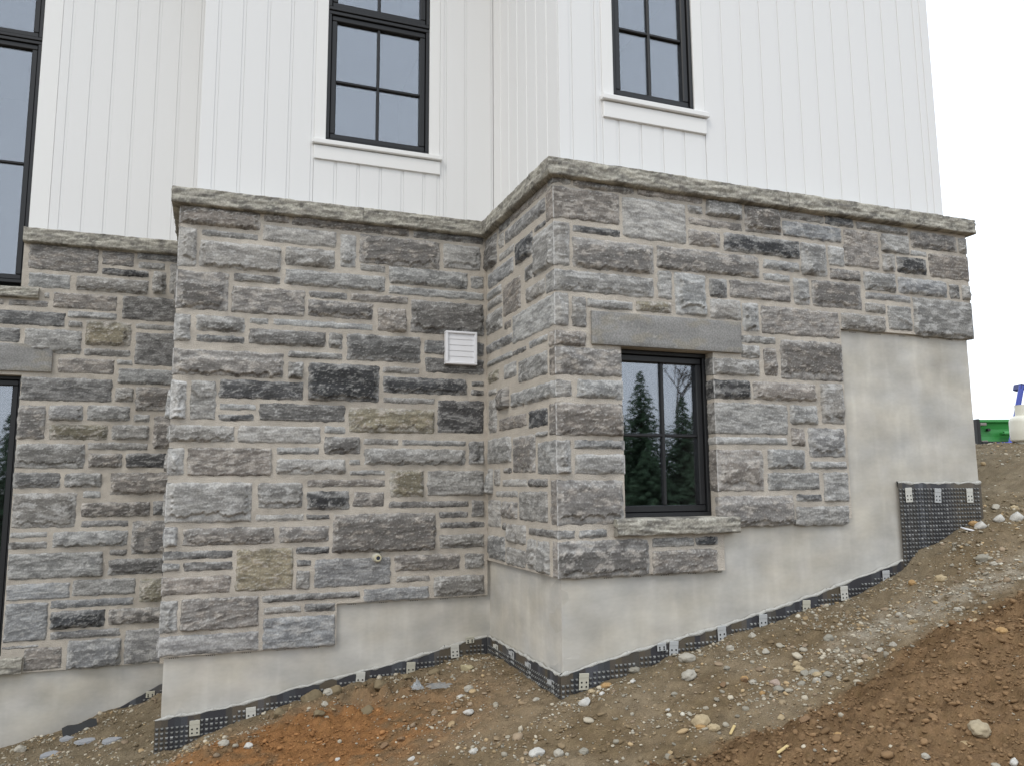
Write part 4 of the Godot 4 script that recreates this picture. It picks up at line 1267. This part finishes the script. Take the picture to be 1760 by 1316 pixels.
# ---------------------------------------------------------------------------- on the crest behind
func build_machines() -> void:
	# frame of reference across the line of sight, so that sizes read true
	var rt := Vector3(0.936, 0, 0.351)
	var fw := Vector3(0.351, 0, -0.936)
	var B := Basis(rt, Vector3.UP, -fw)
	var green := mat(lin(0.04, 0.27, 0.06), 0.4, 0.5)
	var black := mat(lin(0.02, 0.02, 0.02), 0.6)
	var steel := mat(lin(0.25, 0.22, 0.2), 0.6)
	var o := Vector3(8.471, 1.05, -3.856)
	var t := part("loader_bucket", self, o)
	tag(t, "bright green steel loader bucket lying on the dirt crest beyond the house", "loader bucket")
	var a := Acc.new()
	var prof := [[0.0, 0.06], [0.045, 0.12], [0.06, 0.20], [0.06, 0.31], [0.04, 0.39], [0.0, 0.43]]
	for q in prof.size() - 1:
		var p0: Array = prof[q]
		var p1: Array = prof[q + 1]
		var c0 := Vector3(0.03, p0[1], -p0[0])
		var c1 := Vector3(0.03, p1[1], -p1[0])
		a.quad(B * c0, B * (c0 + Vector3(1.3, 0, 0)), B * (c1 + Vector3(1.3, 0, 0)), B * c1)
		c0 += Vector3(0, 0, -0.03)
		c1 += Vector3(0, 0, -0.03)
		a.quad(B * (c0 + Vector3(1.3, 0, 0)), B * c0, B * c1, B * (c1 + Vector3(1.3, 0, 0)))
	put("shell", a.mesh(green), t)
	a = Acc.new()
	a.box(B * Vector3(0.70, 0.43, -0.03), Vector3(1.32, 0.045, 0.06), 0.008, Color.WHITE, B)
	put("top_rail", a.mesh(green), t)
	a = Acc.new()
	a.box(B * Vector3(0.70, 0.24, 0.05), Vector3(0.75, 0.06, 0.12), 0.02, Color.WHITE, B)
	put("stiffener", a.mesh(green), t)
	a = Acc.new()
	a.box(B * Vector3(0.68, 0.06, 0.03), Vector3(1.30, 0.13, 0.06), 0.01, Color.WHITE, B)
	put("cutting_edge", a.mesh(black), t)
	a = Acc.new()
	a.box(B * Vector3(0.0, 0.23, -0.05), Vector3(0.05, 0.45, 0.24), 0.01, Color.WHITE, B)
	put("end_plate", a.mesh(black), t)
	for y in [0.12, 0.38]:
		a = Acc.new()
		a.box(B * Vector3(0.09, y, 0.02), Vector3(0.10, 0.04, 0.03), 0.006, Color.WHITE, B)
		put("bracket", a.mesh(steel), t)
	a = Acc.new()
	a.tube(B * Vector3(0.19, 0.30, -0.16), B * Vector3(0.19, 0.30, 0.0), 0.022, 0.022, 10)
	put("bolt", a.mesh(black), t)

	# slanted blue boom
	var blue := mat(lin(0.06, 0.09, 0.42), 0.4, 0.5)
	o = Vector3(8.18, 1.04, -3.085)
	t = part("lifting_boom", self, o)
	tag(t, "slanted blue steel boom rising behind the white gas cylinder", "boom")
	a = Acc.new()
	a.tube(B * Vector3(-0.04, 0.0, 0), B * Vector3(0.19, 0.86, 0), 0.037, 0.034, 10)
	put("strut", a.mesh(blue), t)
	a = Acc.new()
	a.tube(B * Vector3(0.02, 0.0, -0.12), B * Vector3(0.25, 0.86, -0.12), 0.026, 0.024, 10)
	put("strut", a.mesh(blue), t)
	a = Acc.new()
	a.box(B * Vector3(0.19, 0.84, -0.06), Vector3(0.064, 0.09, 0.18), 0.01, Color.WHITE, B * Basis(Vector3(0, 0, 1), -0.25))
	put("pivot_bracket", a.mesh(mat(lin(0.03, 0.04, 0.16), 0.5)), t)
	a = Acc.new()
	a.box(B * Vector3(-0.02, 0.03, -0.06), Vector3(0.28, 0.10, 0.30), 0.01, Color.WHITE, B)
	put("base", a.mesh(blue), t)

	# gas cylinder
	var cream := mat(lin(0.74, 0.72, 0.62), 0.4, 0.5)
	o = Vector3(6.705, soil_height(6.705, -1.812) - 0.015, -1.812)
	t = part("gas_cylinder", self, o)
	tag(t, "white steel gas cylinder with a handle collar standing on the dirt crest", "gas cylinder")
	a = Acc.new()
	a.lathe(Vector3.ZERO, [[0.0, 0.02], [0.135, 0.03], [0.155, 0.06], [0.157, 0.155], [0.1585, 0.16], [0.157, 0.165], [0.156, 0.265], [0.146, 0.30], [0.118, 0.325], [0.07, 0.342], [0.0, 0.345]])
	put("body", a.mesh(cream), t)
	a = Acc.new()
	a.lathe(Vector3.ZERO, [[0.105, 0.0], [0.112, 0.0], [0.112, 0.05], [0.105, 0.05]])
	put("foot_ring", a.mesh(cream), t)
	a = Acc.new()
	# collar open towards the valve
	for q in 26:
		var a0 := TAU * (q + 3.0) / 32.0 + 1.15
		var a1 := TAU * (q + 4.0) / 32.0 + 1.15
		for r in [0.088, 0.084]:
			var e0 := Vector3(cos(a0) * r, 0, sin(a0) * r)
			var e1 := Vector3(cos(a1) * r, 0, sin(a1) * r)
			a.quad(e1 + Vector3.UP * 0.32, e0 + Vector3.UP * 0.32, e0 + Vector3.UP * 0.455, e1 + Vector3.UP * 0.455)
		var r0 := Vector3(cos(a0), 0, sin(a0))
		var r1 := Vector3(cos(a1), 0, sin(a1))
		a.quad(r1 * 0.09 + Vector3.UP * 0.456, r0 * 0.09 + Vector3.UP * 0.456, r0 * 0.082 + Vector3.UP * 0.456, r1 * 0.082 + Vector3.UP * 0.456)
	put("collar", a.mesh(cream), t)
	a = Acc.new()
	a.tube(Vector3(0, 0.34, 0), Vector3(0, 0.43, 0), 0.018, 0.016, 10)
	a.tube(B * Vector3(0, 0.40, 0.0), B * Vector3(0, 0.40, 0.07), 0.022, 0.022, 10)
	put("valve", a.mesh(mat(lin(0.08, 0.075, 0.07), 0.5)), t)
	# flat print on the shell: a small red mark and blue lettering strokes
	var red := Acc.new()
	var inkb := Acc.new()
	for q in 9:
		var ph := -0.62 + q * 0.105
		var d0 := B * Vector3(sin(ph), 0, cos(ph)) * 0.1578
		var d1 := B * Vector3(sin(ph + 0.07), 0, cos(ph + 0.07)) * 0.1578
		var to := red if q == 0 else inkb
		var y0 := 0.085 + (0.012 if q % 3 == 1 else 0.0)
		to.quad(d0 + Vector3.UP * y0, d1 + Vector3.UP * y0, d1 + Vector3.UP * 0.118, d0 + Vector3.UP * 0.118)
	put("red_mark", red.mesh(mat(lin(0.6, 0.08, 0.12), 0.5)), t)
	put("blue_print", inkb.mesh(mat(lin(0.35, 0.38, 0.6), 0.5)), t)


# ---------------------------------------------------------------------------- stones lying about
func lump(sd: float, rounded: bool, sub := 2) -> Acc:
	var a := Acc.new()
	var nx := 8 * sub
	var ny := 5 * sub
	var P := PackedVector3Array()
	var C := PackedColorArray()
	var T := PackedVector2Array()
	for j in ny + 1:
		for i in nx + 1:
			var th := -TAU * (i % nx) / nx
			var ph := PI * j / ny - PI / 2.0
			var d := Vector3(cos(th) * cos(ph), sin(ph), sin(th) * cos(ph))
			var r := 0.5
			if rounded:
				r *= 1.0 + 0.16 * na.get_noise_3d(d.x * 1.2 + sd, d.y * 1.2, d.z * 1.2)
			else:
				# cut by a few planes
				r = 0.56
				for q in 9:
					var nn := Vector3(na.get_noise_2d(sd, q * 7.3), na.get_noise_2d(sd + 31.0, q * 7.3), na.get_noise_2d(sd + 67.0, q * 7.3)).normalized()
					var cs := d.dot(nn)
					if cs > 0.05:
						r = minf(r, (0.36 + 0.10 * na.get_noise_2d(sd + 5.0, q * 3.1)) / cs)
				r *= 1.0 + 0.07 * nb.get_noise_3d(d.x * 3.0 + sd, d.y * 3.0, d.z * 3.0)
			P.append(d * r)
			var k := 1.0 + 0.28 * nb.get_noise_3d(d.x * 2.5, d.y * 2.5 + sd, d.z * 2.5)
			C.append(Color(k, k, k))
			T.append(Vector2(float(i) / nx, float(j) / ny))
	a.grid(P, C, T, nx, ny)
	return a


const ROCKS := [
	[0.70, 0.34, 0.096, "p"], [0.82, 0.14, 0.104, "p"], [0.08, 0.19, 0.082, "w"], [0.42, 0.88, 0.089, "t"], [0.45, 0.95, 0.065, "t"],
	[0.40, 0.91, 0.054, "o"], [-0.41, -0.56, 0.070, "p"], [-0.13, -0.07, 0.042, "p"], [-0.51, -0.23, 0.074, "w"], [0.51, 0.48, 0.037, "g"],
	[0.38, 0.62, 0.028, "w"], [0.40, 0.19, 0.042, "w"], [0.27, 0.09, 0.066, "o"], [0.18, 0.07, 0.046, "t"], [0.19, 0.19, 0.038, "w"],
	[-0.64, 0.27, 0.057, "w"], [-0.39, 0.57, 0.081, "w"], [-0.30, 0.65, 0.054, "p"], [-0.18, 0.70, 0.054, "g"], [0.52, -0.01, 0.080, "g"],
	[1.34, 0.12, 0.055, "p"], [0.92, 0.42, 0.043, "g"], [0.75, 0.62, 0.048, "b"], [0.89, 0.64, 0.049, "b"], [1.12, 0.18, 0.053, "p"],
	[2.71, 0.42, 0.085, "t"], [1.57, 0.57, 0.061, "g"], [2.58, 0.29, 0.061, "o"], [1.24, 0.66, 0.050, "t"], [1.20, 0.73, 0.065, "t"],
	[1.22, 0.83, 0.064, "g"], [1.18, 0.80, 0.057, "g"], [1.23, 0.93, 0.052, "g"], [1.19, 0.89, 0.048, "t"], [1.25, 0.99, 0.033, "p"],
	[1.14, 0.94, 0.044, "p"], [1.07, 0.90, 0.048, "g"], [0.97, 0.80, 0.055, "r"], [0.92, 0.89, 0.058, "g"], [0.85, 0.84, 0.036, "o"],
	[0.91, 0.68, 0.048, "p"], [0.89, 0.63, 0.045, "o"], [1.20, 0.43, 0.048, "p"], [1.64, 0.91, 0.051, "p"], [1.72, 0.93, 0.055, "p"],
	[2.14, 0.58, 0.056, "p"], [2.34, 0.85, 0.052, "p"], [2.24, 1.05, 0.050, "t"], [1.05, 2.02, 0.092, "c"], [0.66, 1.62, 0.046, "o"],
	[0.72, 1.15, 0.041, "t"], [0.63, 1.43, 0.057, "b"], [3.05, 0.56, 0.058, "p"], [3.07, 0.46, 0.093, "g"], [3.49, 0.12, 0.100, "w"],
	[3.78, 0.20, 0.119, "w"], [3.65, 0.16, 0.096, "w"], [3.50, 0.07, 0.085, "o"], [3.97, 0.05, 0.067, "t"], [3.94, -0.09, 0.079, "p"],
	[-0.47, -0.55, 0.049, "w"], [-0.28, -1.00, 0.102, "y"], [-1.31, -0.19, 0.034, "w"], [-0.94, 0.07, 0.047, "w"], [-1.33, -0.88, 0.081, "m"],
	[-1.05, -0.81, 0.101, "m"], [-1.13, -0.97, 0.073, "m"], [-1.27, -1.10, 0.061, "p"], [-1.34, -1.33, 0.155, "m"], [-1.19, -1.24, 0.099, "m"],
	[-0.89, -1.05, 0.114, "m"], [-1.55, -1.19, 0.098, "m"], [-0.69, -1.14, 0.081, "m"], [-0.52, -1.06, 0.089, "m"], [-1.23, -1.24, 0.072, "p"],
	[-1.92, -0.77, 0.066, "p"], [-1.78, -0.68, 0.053, "w"], [-3.31, -2.42, 0.077, "p"], [-0.93, -0.23, 0.057, "b"], [-1.04, -0.22, 0.053, "b"],
	[1.58, 1.52, 0.036, "p"], [1.03, 1.69, 0.039, "b"], [0.81, 1.66, 0.031, "t"], [1.96, 1.44, 0.061, "o"], [0.76, 2.00, 0.035, "p"],
	[0.92, 2.27, 0.041, "w"],
]
const ROCK_LOOK := {"p": ["pale grey", 0.52, 0.485, 0.41], "w": ["whitish", 0.68, 0.66, 0.61], "t": ["tan", 0.55, 0.44, 0.28], "o": ["orange-tan", 0.50, 0.32, 0.15], "g": ["grey", 0.37, 0.345, 0.285], "b": ["brown", 0.30, 0.195, 0.115], "y": ["yellowish", 0.50, 0.43, 0.27], "m": ["olive-brown", 0.265, 0.210, 0.130], "r": ["pinkish", 0.50, 0.39, 0.32], "c": ["two-toned", 0.50, 0.42, 0.29]}


func whereabouts(x: float, z: float) -> String:
	if x < -2.6:
		return "below the left wing"
	if x < -0.9 and z < 0.2:
		return "on dug soil below the middle wall"
	if z > ridge_at(x) + 0.12:
		return "in the loose brown soil"
	if x > 3.3:
		return "by the upper right drainage sheet"
	if x > 2.0:
		return "on gravel at the wall's right end"
	if x > 0.62 and x < 1.35 and z > 0.55:
		return "in the pebble cluster edging the brown soil"
	if x > 1.0:
		return "on the slope below the right bay"
	if x < -0.25:
		return "near the inner wall corner"
	if z < 0.26:
		return "at the bay's outer corner"
	return "on soil before the basement window"


func build_rocks() -> void:
	var meshes := {}
	var made := {}
	for r in ROCKS:
		var look: Array = ROCK_LOOK[r[3]]
		var size: float = r[2]
		var rounded: bool = r[3] in ["t", "o", "g", "p", "r", "c"] and rng.randf() < 0.75
		var key := "%s%d%s" % [r[3], rng.randi() % 3, rounded]
		if not meshes.has(key):
			var m := M.rock.duplicate() as StandardMaterial3D
			m.albedo_color = lin(look[1], look[2], look[3])
			meshes[key] = lump(meshes.size() * 13.7 + 2.0, rounded, 3).mesh(m)
		var o := put("earth_clod" if r[3] == "m" else "rock", meshes[key])
		var hgt := rng.randf_range(0.55, 0.8)
		o.scale = Vector3(size * 1.06, size * hgt, size * rng.randf_range(0.75, 1.0))
		o.rotation = Vector3(rng.randf_range(-0.2, 0.2), rng.randf_range(-0.6, 0.6), rng.randf_range(-0.2, 0.2))
		o.position = Vector3(r[0], soil_height(r[0], r[1]) + size * hgt * 0.20, r[1])
		var word := "large " if size > 0.08 else "small " if size < 0.046 else ""
		var text := "%s%s %s %s" % [word, look[0], "clod of earth" if r[3] == "m" else "rounded stone" if rounded else "angular stone", whereabouts(r[0], r[1])]
		if not made.has(text):
			made[text] = []
		made[text].append(o)
	var order := ["leftmost", "second from left", "third from left", "fourth from left", "fifth from left", "sixth from left", "seventh from left"]
	var inv := cam.transform.affine_inverse()
	for text in made:
		var list: Array = made[text]
		list.sort_custom(func(p, q): return (inv * p.position).x / -(inv * p.position).z < (inv * q.position).x / -(inv * q.position).z)
		for q in list.size():
			tag(list[q], text if list.size() == 1 else text + ", " + order[mini(q, 6)], "clod" if "clod" in text else "rock", "clods of earth on the soil" if "clod" in text else "loose stones on the soil")

	# flat slate chips under the left wing
	var slate := M.rock.duplicate() as StandardMaterial3D
	slate.albedo_color = lin(0.40, 0.41, 0.43)
	var chips := [[-2.834, -2.143, 0.13, "upper middle"], [-2.667, -1.962, 0.12, "rightmost"], [-3.01, -2.422, 0.12, "farthest"], [-3.082, -2.176, 0.19, "largest, leftmost"]]
	for c in chips:
		var a := Acc.new()
		var n := 7
		var top := []
		var sd: float = c[0] * 9.0
		for q in n:
			var r := 0.5 * (1.0 + 0.5 * na.get_noise_2d(sd, q * 3.0))
			top.append(Vector3(cos(-TAU * q / n) * r, 0, sin(-TAU * q / n) * r * 0.55) * c[2])
		for q in n:
			var p: Vector3 = top[q]
			var s: Vector3 = top[(q + 1) % n]
			var th := Vector3(0, 0.016, 0)
			a.quad(p - th * 0.5, s - th * 0.5, s * 0.94 + th * 0.5, p * 0.94 + th * 0.5)
			a.tri(th * 0.6, p * 0.94 + th * 0.5, s * 0.94 + th * 0.5)
		var o := put("slate_chip", a.mesh(slate), self, Vector3(c[0], soil_height(c[0], c[1]) + 0.012, c[1]))
		o.rotation = Vector3(0.16, rng.randf_range(-0.4, 0.4), 0.1)
		tag(o, "flat grey slate chip on the soil below the left wing, %s of four" % c[3], "slate chip", "slate chips")

	# crumpled clear plastic
	var film := mat(Color(0.75, 0.78, 0.80, 0.38), 0.3, 0.6)
	film.transparency = BaseMaterial3D.TRANSPARENCY_ALPHA
	for c in [[-0.678, -0.90, 0.10, 0.09, 11.0, "upright crumpled piece of clear plastic film left of the inner corner"], [-0.52, -0.80, 0.20, 0.03, 23.0, "flattened sheet of clear plastic film on the soil before the inner corner"]]:
		var P := PackedVector3Array()
		var C := PackedColorArray()
		var T := PackedVector2Array()
		for j in 15:
			for i in 15:
				var u := i / 14.0 - 0.5
				var v := j / 14.0 - 0.5
				var hgt: float = (nr.get_noise_2d(u * 3.0 + c[4], v * 3.0) * 0.5 + 0.5) * c[3] * (1.0 - 1.8 * maxf(absf(u), absf(v)))
				P.append(Vector3(u * c[2] * (1.0 + 0.3 * na.get_noise_2d(v * 4.0, c[4])), maxf(hgt, 0.004), -v * c[2] * 0.8))
				C.append(Color.WHITE)
				T.append(Vector2(u, v))
		var a := Acc.new()
		a.grid(P, C, T, 14, 14)
		var o := put("plastic_film", a.mesh(film), self, Vector3(c[0], soil_height(c[0], c[1]) + 0.008, c[1]))
		tag(o, c[5], "plastic film", "scraps of plastic film")

	# splinters of wood
	var wood := mat(lin(0.55, 0.42, 0.2), 0.8)
	for c in [[0.498, 1.045, 0.085, 0.7, "yellow wood splinter lying on the soil between the pebble cluster and the corner"], [0.398, 1.556, 0.075, 0.25, "pale wood splinter half sunk in the brown soil at the bottom"]]:
		var a := Acc.new()
		a.box(Vector3.ZERO, Vector3(c[2], 0.008, 0.014), 0.002)
		var o := put("wood_splinter", a.mesh(wood), self, Vector3(c[0], soil_height(c[0], c[1]) + 0.012, c[1]))
		o.rotation = Vector3(0.1, c[3], 0.25)
		tag(o, c[4], "wood splinter")
	# torn-off strip of black membrane and a white scrap
	var a2 := Acc.new()
	for q in 6:
		var u0 := -0.12 + q * 0.04
		var y0 := 0.05 + 0.008 * sin(q * 1.7)
		var y1 := 0.05 + 0.008 * sin((q + 1) * 1.7)
		a2.quad(Vector3(u0, -0.03, 0), Vector3(u0 + 0.04, -0.03, 0), Vector3(u0 + 0.04, y1, -0.02), Vector3(u0, y0, -0.02), Color(0.02, 0.02, 0.02))
		a2.quad(Vector3(u0, y0, -0.02), Vector3(u0 + 0.04, y1, -0.02), Vector3(u0 + 0.04, y1, -0.034), Vector3(u0, y0, -0.034), Color(0.02, 0.02, 0.02))
	var strip := put("membrane_scrap", a2.mesh(M.membrane), self, Vector3(-2.93, soil_height(-2.93, -2.5) + 0.01, -2.5))
	strip.rotation.z = 0.22
	tag(strip, "torn black strip of drainage sheet lying below the left wing", "plastic strip")
	a2 = Acc.new()
	a2.box(Vector3.ZERO, Vector3(0.13, 0.012, 0.045), 0.003)
	var scrap := put("white_strip", a2.mesh(M.vent), self, Vector3(3.40, soil_height(3.40, 0.10) + 0.015, 0.10))
	scrap.rotation = Vector3(0.2, -0.2, -0.22)
	tag(scrap, "white plastic strip on the soil below the upper drainage sheet", "plastic strip")


# ---------------------------------------------------------------------------- gravel and clods too many to count
func scatter(called: String, count: int, kinds: Array, choose: int) -> void:
	var at := []
	for q in kinds.size():
		at.append([])
	var tries := 0
	var placed := 0
	while placed < count and tries < count * 12:
		tries += 1
		var x := rng.randf_range(-3.7, 4.6)
		var z := rng.randf_range(-2.75, 2.6)
		if x > 4.2 or rng.randf() < 0.04:
			x = rng.randf_range(3.7, 6.9)
			z = rng.randf_range(-2.6, 1.2)
		if (x > -0.02 and x < 3.72 and z < 0.02) or (x <= 0.0 and x > -LA and z < -LB + 0.02):
			continue
		var l := loose(x, z)
		var hp := clampf(heap(x, z) * 1.4, 0.0, 1.0)
		var band := exp(-pow((z - ridge_at(x) + 0.28) / 0.17, 2.0)) * smoothstep(0.4, 1.6, x)
		var s := 0.0
		var c := Color.WHITE
		if choose == 0:
			var clump := smoothstep(-0.1, 0.5, nb.get_noise_2d(x * 1.6 + 11.0, z * 1.6))
			var want := (0.16 + 0.75 * clump + 1.3 * band) * (1.0 - 0.88 * l) * (1.0 - 0.85 * hp)
			if rng.randf() > want:
				continue
			s = clampf(0.0058 * exp(rng.randfn(0.0, 0.62)), 0.0025, 0.036)
			var pick := rng.randf()
			c = Color(0.46, 0.41, 0.32) if pick < 0.33 else Color(0.33, 0.30, 0.24) if pick < 0.62 else Color(0.42, 0.31, 0.18) if pick < 0.78 else Color(0.52, 0.49, 0.41) if pick < 0.86 else Color(0.30, 0.23, 0.16)
			c = c * rng.randf_range(0.7, 1.15)
		else:
			var want := 0.20 + 0.8 * l + 0.6 * hp
			if rng.randf() > want:
				continue
			s = clampf(0.0052 * exp(rng.randfn(0.0, 0.66)), 0.0025, 0.032)
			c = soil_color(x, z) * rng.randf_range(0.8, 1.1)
		c.a = 1.0
		var sc := Vector3(s * rng.randf_range(0.85, 1.35), s * rng.randf_range(0.5, 0.85), s * rng.randf_range(0.8, 1.2)) * 1.5
		var b := Basis.from_euler(Vector3(rng.randf_range(-0.4, 0.4), rng.randf() * TAU, rng.randf_range(-0.4, 0.4))).scaled_local(sc)
		at[rng.randi() % kinds.size()].append([Transform3D(b, Vector3(x, soil_height(x, z) + s * 0.18, z)), c])
		placed += 1
	for q in kinds.size():
		var mm := MultiMesh.new()
		mm.transform_format = MultiMesh.TRANSFORM_3D
		mm.use_colors = true
		mm.mesh = kinds[q]
		mm.instance_count = at[q].size()
		for i in at[q].size():
			mm.set_instance_transform(i, at[q][i][0])
			mm.set_instance_color(i, at[q][i][1])
		var o := MultiMeshInstance3D.new()
		o.name = called
		o.multimesh = mm
		o.set_meta("kind", "stuff")
		o.set_meta("label", "small loose gravel strewn over the soil" if choose == 0 else "crumbs and clods of loose brown soil")
		add_child(o, true)


func build_gravel() -> void:
	var pebbles := []
	for q in 3:
		pebbles.append(lump(40.0 + q * 9.0, q < 1, 1).mesh(M.bits))
	scatter("gravel", 24000, pebbles, 0)
	var clods := []
	for q in 3:
		clods.append(lump(80.0 + q * 9.0, false, 1).mesh(M.bits))
	scatter("soil_clods", 42000, clods, 1)


# ---------------------------------------------------------------------------- trees behind the viewer, seen in the glass
func spruce(called: String, at: Vector3, tall: float, wide: float, label: String) -> void:
	var t := part(called, self, at)
	tag(t, label, "spruce tree", "trees mirrored in the window panes")
	var a := Acc.new()
	a.tube(Vector3.ZERO, Vector3(0, tall * 0.96, 0), tall * 0.022, 0.01, 8)
	put("trunk", a.mesh(M.bark), t)
	a = Acc.new()
	var y := 0.15
	while y < tall:
		var f := 1.0 - y / tall
		var reach := wide * pow(f, 0.9) * rng.randf_range(0.7, 1.1) + 0.02
		var n := 4 + int(7.0 * f)
		var turn := rng.randf() * TAU
		for q in n:
			var ang := turn + TAU * (q + rng.randf_range(-0.25, 0.25)) / n
			var dir := Vector3(cos(ang), 0, sin(ang))
			var side := Vector3(-dir.z, 0, dir.x)
			var l := reach * rng.randf_range(0.7, 1.1)
			var steps := maxi(2, int(l / 0.11))
			for s in steps:
				var u := (s + 0.5) / steps
				var p := Vector3(0, y + rng.randf_range(-0.07, 0.07), 0) + dir * (l * u) + Vector3.UP * (l * (0.12 - 0.34 * u + 0.2 * u * u))
				var sz := (0.22 * (1.1 - 0.6 * u) + 0.03) * (0.3 + 0.7 * f)
				var g := rng.randf_range(0.7, 1.3)
				var c := Color(0.12 * g, 0.185 * g, 0.11 * g)
				for d in [-1.0, 1.0]:
					var tip: Vector3 = p + side * (d * sz * rng.randf_range(0.7, 1.2)) + dir * (sz * 0.7) - Vector3.UP * rng.randf_range(0.0, 0.1)
					a.tri(p - dir * 0.04, p + dir * 0.07, tip, c)
					a.tri(p - dir * 0.02 + Vector3.UP * 0.03, p + dir * 0.05 - Vector3.UP * 0.05, tip + dir * 0.06, c)
		y += 0.07 + 0.08 * f
	put("crown", a.mesh(M.needles), t)


func build_trees() -> void:
	M.bark = mat(lin(0.09, 0.07, 0.05), 0.9, 0.2)
	M.needles = mat(Color.WHITE, 0.8, 0.2, true)
	var spots := [
		[13.06, 21.34, 4.85, 2.5, "tallest spruce mirrored in the basement window's upper left pane"],
		[14.6, 20.9, 3.85, 2.2, "shorter spruce mirrored in the basement window's upper right pane"],
		[11.4, 22.2, 4.3, 2.3, "spruce mirrored at the basement window's left edge"],
		[16.2, 22.5, 3.5, 2.2, "spruce mirrored at the basement window's right edge"],
		[13.9, 24.5, 3.2, 2.6, "low spruce mirrored between the two taller ones in the basement window"],
		[12.3, 19.6, 1.9, 2.0, "young spruce mirrored low in the basement window's left panes"],
		[14.0, 19.2, 1.6, 2.0, "young spruce mirrored low in the basement window's right panes"],
		[-8.8, 21.5, 3.2, 2.2, "spruce mirrored in the left wing's lower window"],
		[-10.6, 22.5, 4.0, 2.2, "taller spruce mirrored in the left wing's lower window"],
		[-6.9, 23.0, 3.0, 2.2, "small spruce mirrored beyond the left wing's lower window"]]
	for s in spots:
		var base: float = smooth_level(s[0], s[1]) - 0.1
		spruce("spruce_tree", Vector3(s[0], base, s[1]), s[2] - base, s[3], s[4])
	# a bare tree: limbs only
	var at := Vector3(15.6, smooth_level(15.6, 23.0) - 0.1, 23.0)
	var t := part("bare_tree", self, at)
	tag(t, "leafless tree mirrored in the basement window's upper right pane", "bare tree", "trees mirrored in the window panes")
	var a := Acc.new()
	a.tube(Vector3.ZERO, Vector3(0.1, 3.2, 0), 0.13, 0.09, 8)
	put("trunk", a.mesh(M.bark), t)
	a = Acc.new()
	limbs(a, Vector3(0.1, 3.2, 0), Vector3(0.0, 1, 0), 1.5, 0.08, 0)
	put("limb", a.mesh(M.bark), t)


func limbs(a: Acc, p: Vector3, d: Vector3, l: float, r: float, depth: int) -> void:
	var e := p + d * l
	a.tube(p, e, r, r * 0.62, 5, Color.WHITE, false)
	if depth >= 5:
		return
	for q in 3:
		var nd := (d + Vector3(rng.randf_range(-0.8, 0.8), rng.randf_range(-0.2, 0.45), rng.randf_range(-0.8, 0.8))).normalized()
		limbs(a, p.lerp(e, rng.randf_range(0.6, 1.0)), nd, l * rng.randf_range(0.55, 0.8), r * 0.58, depth + 1)
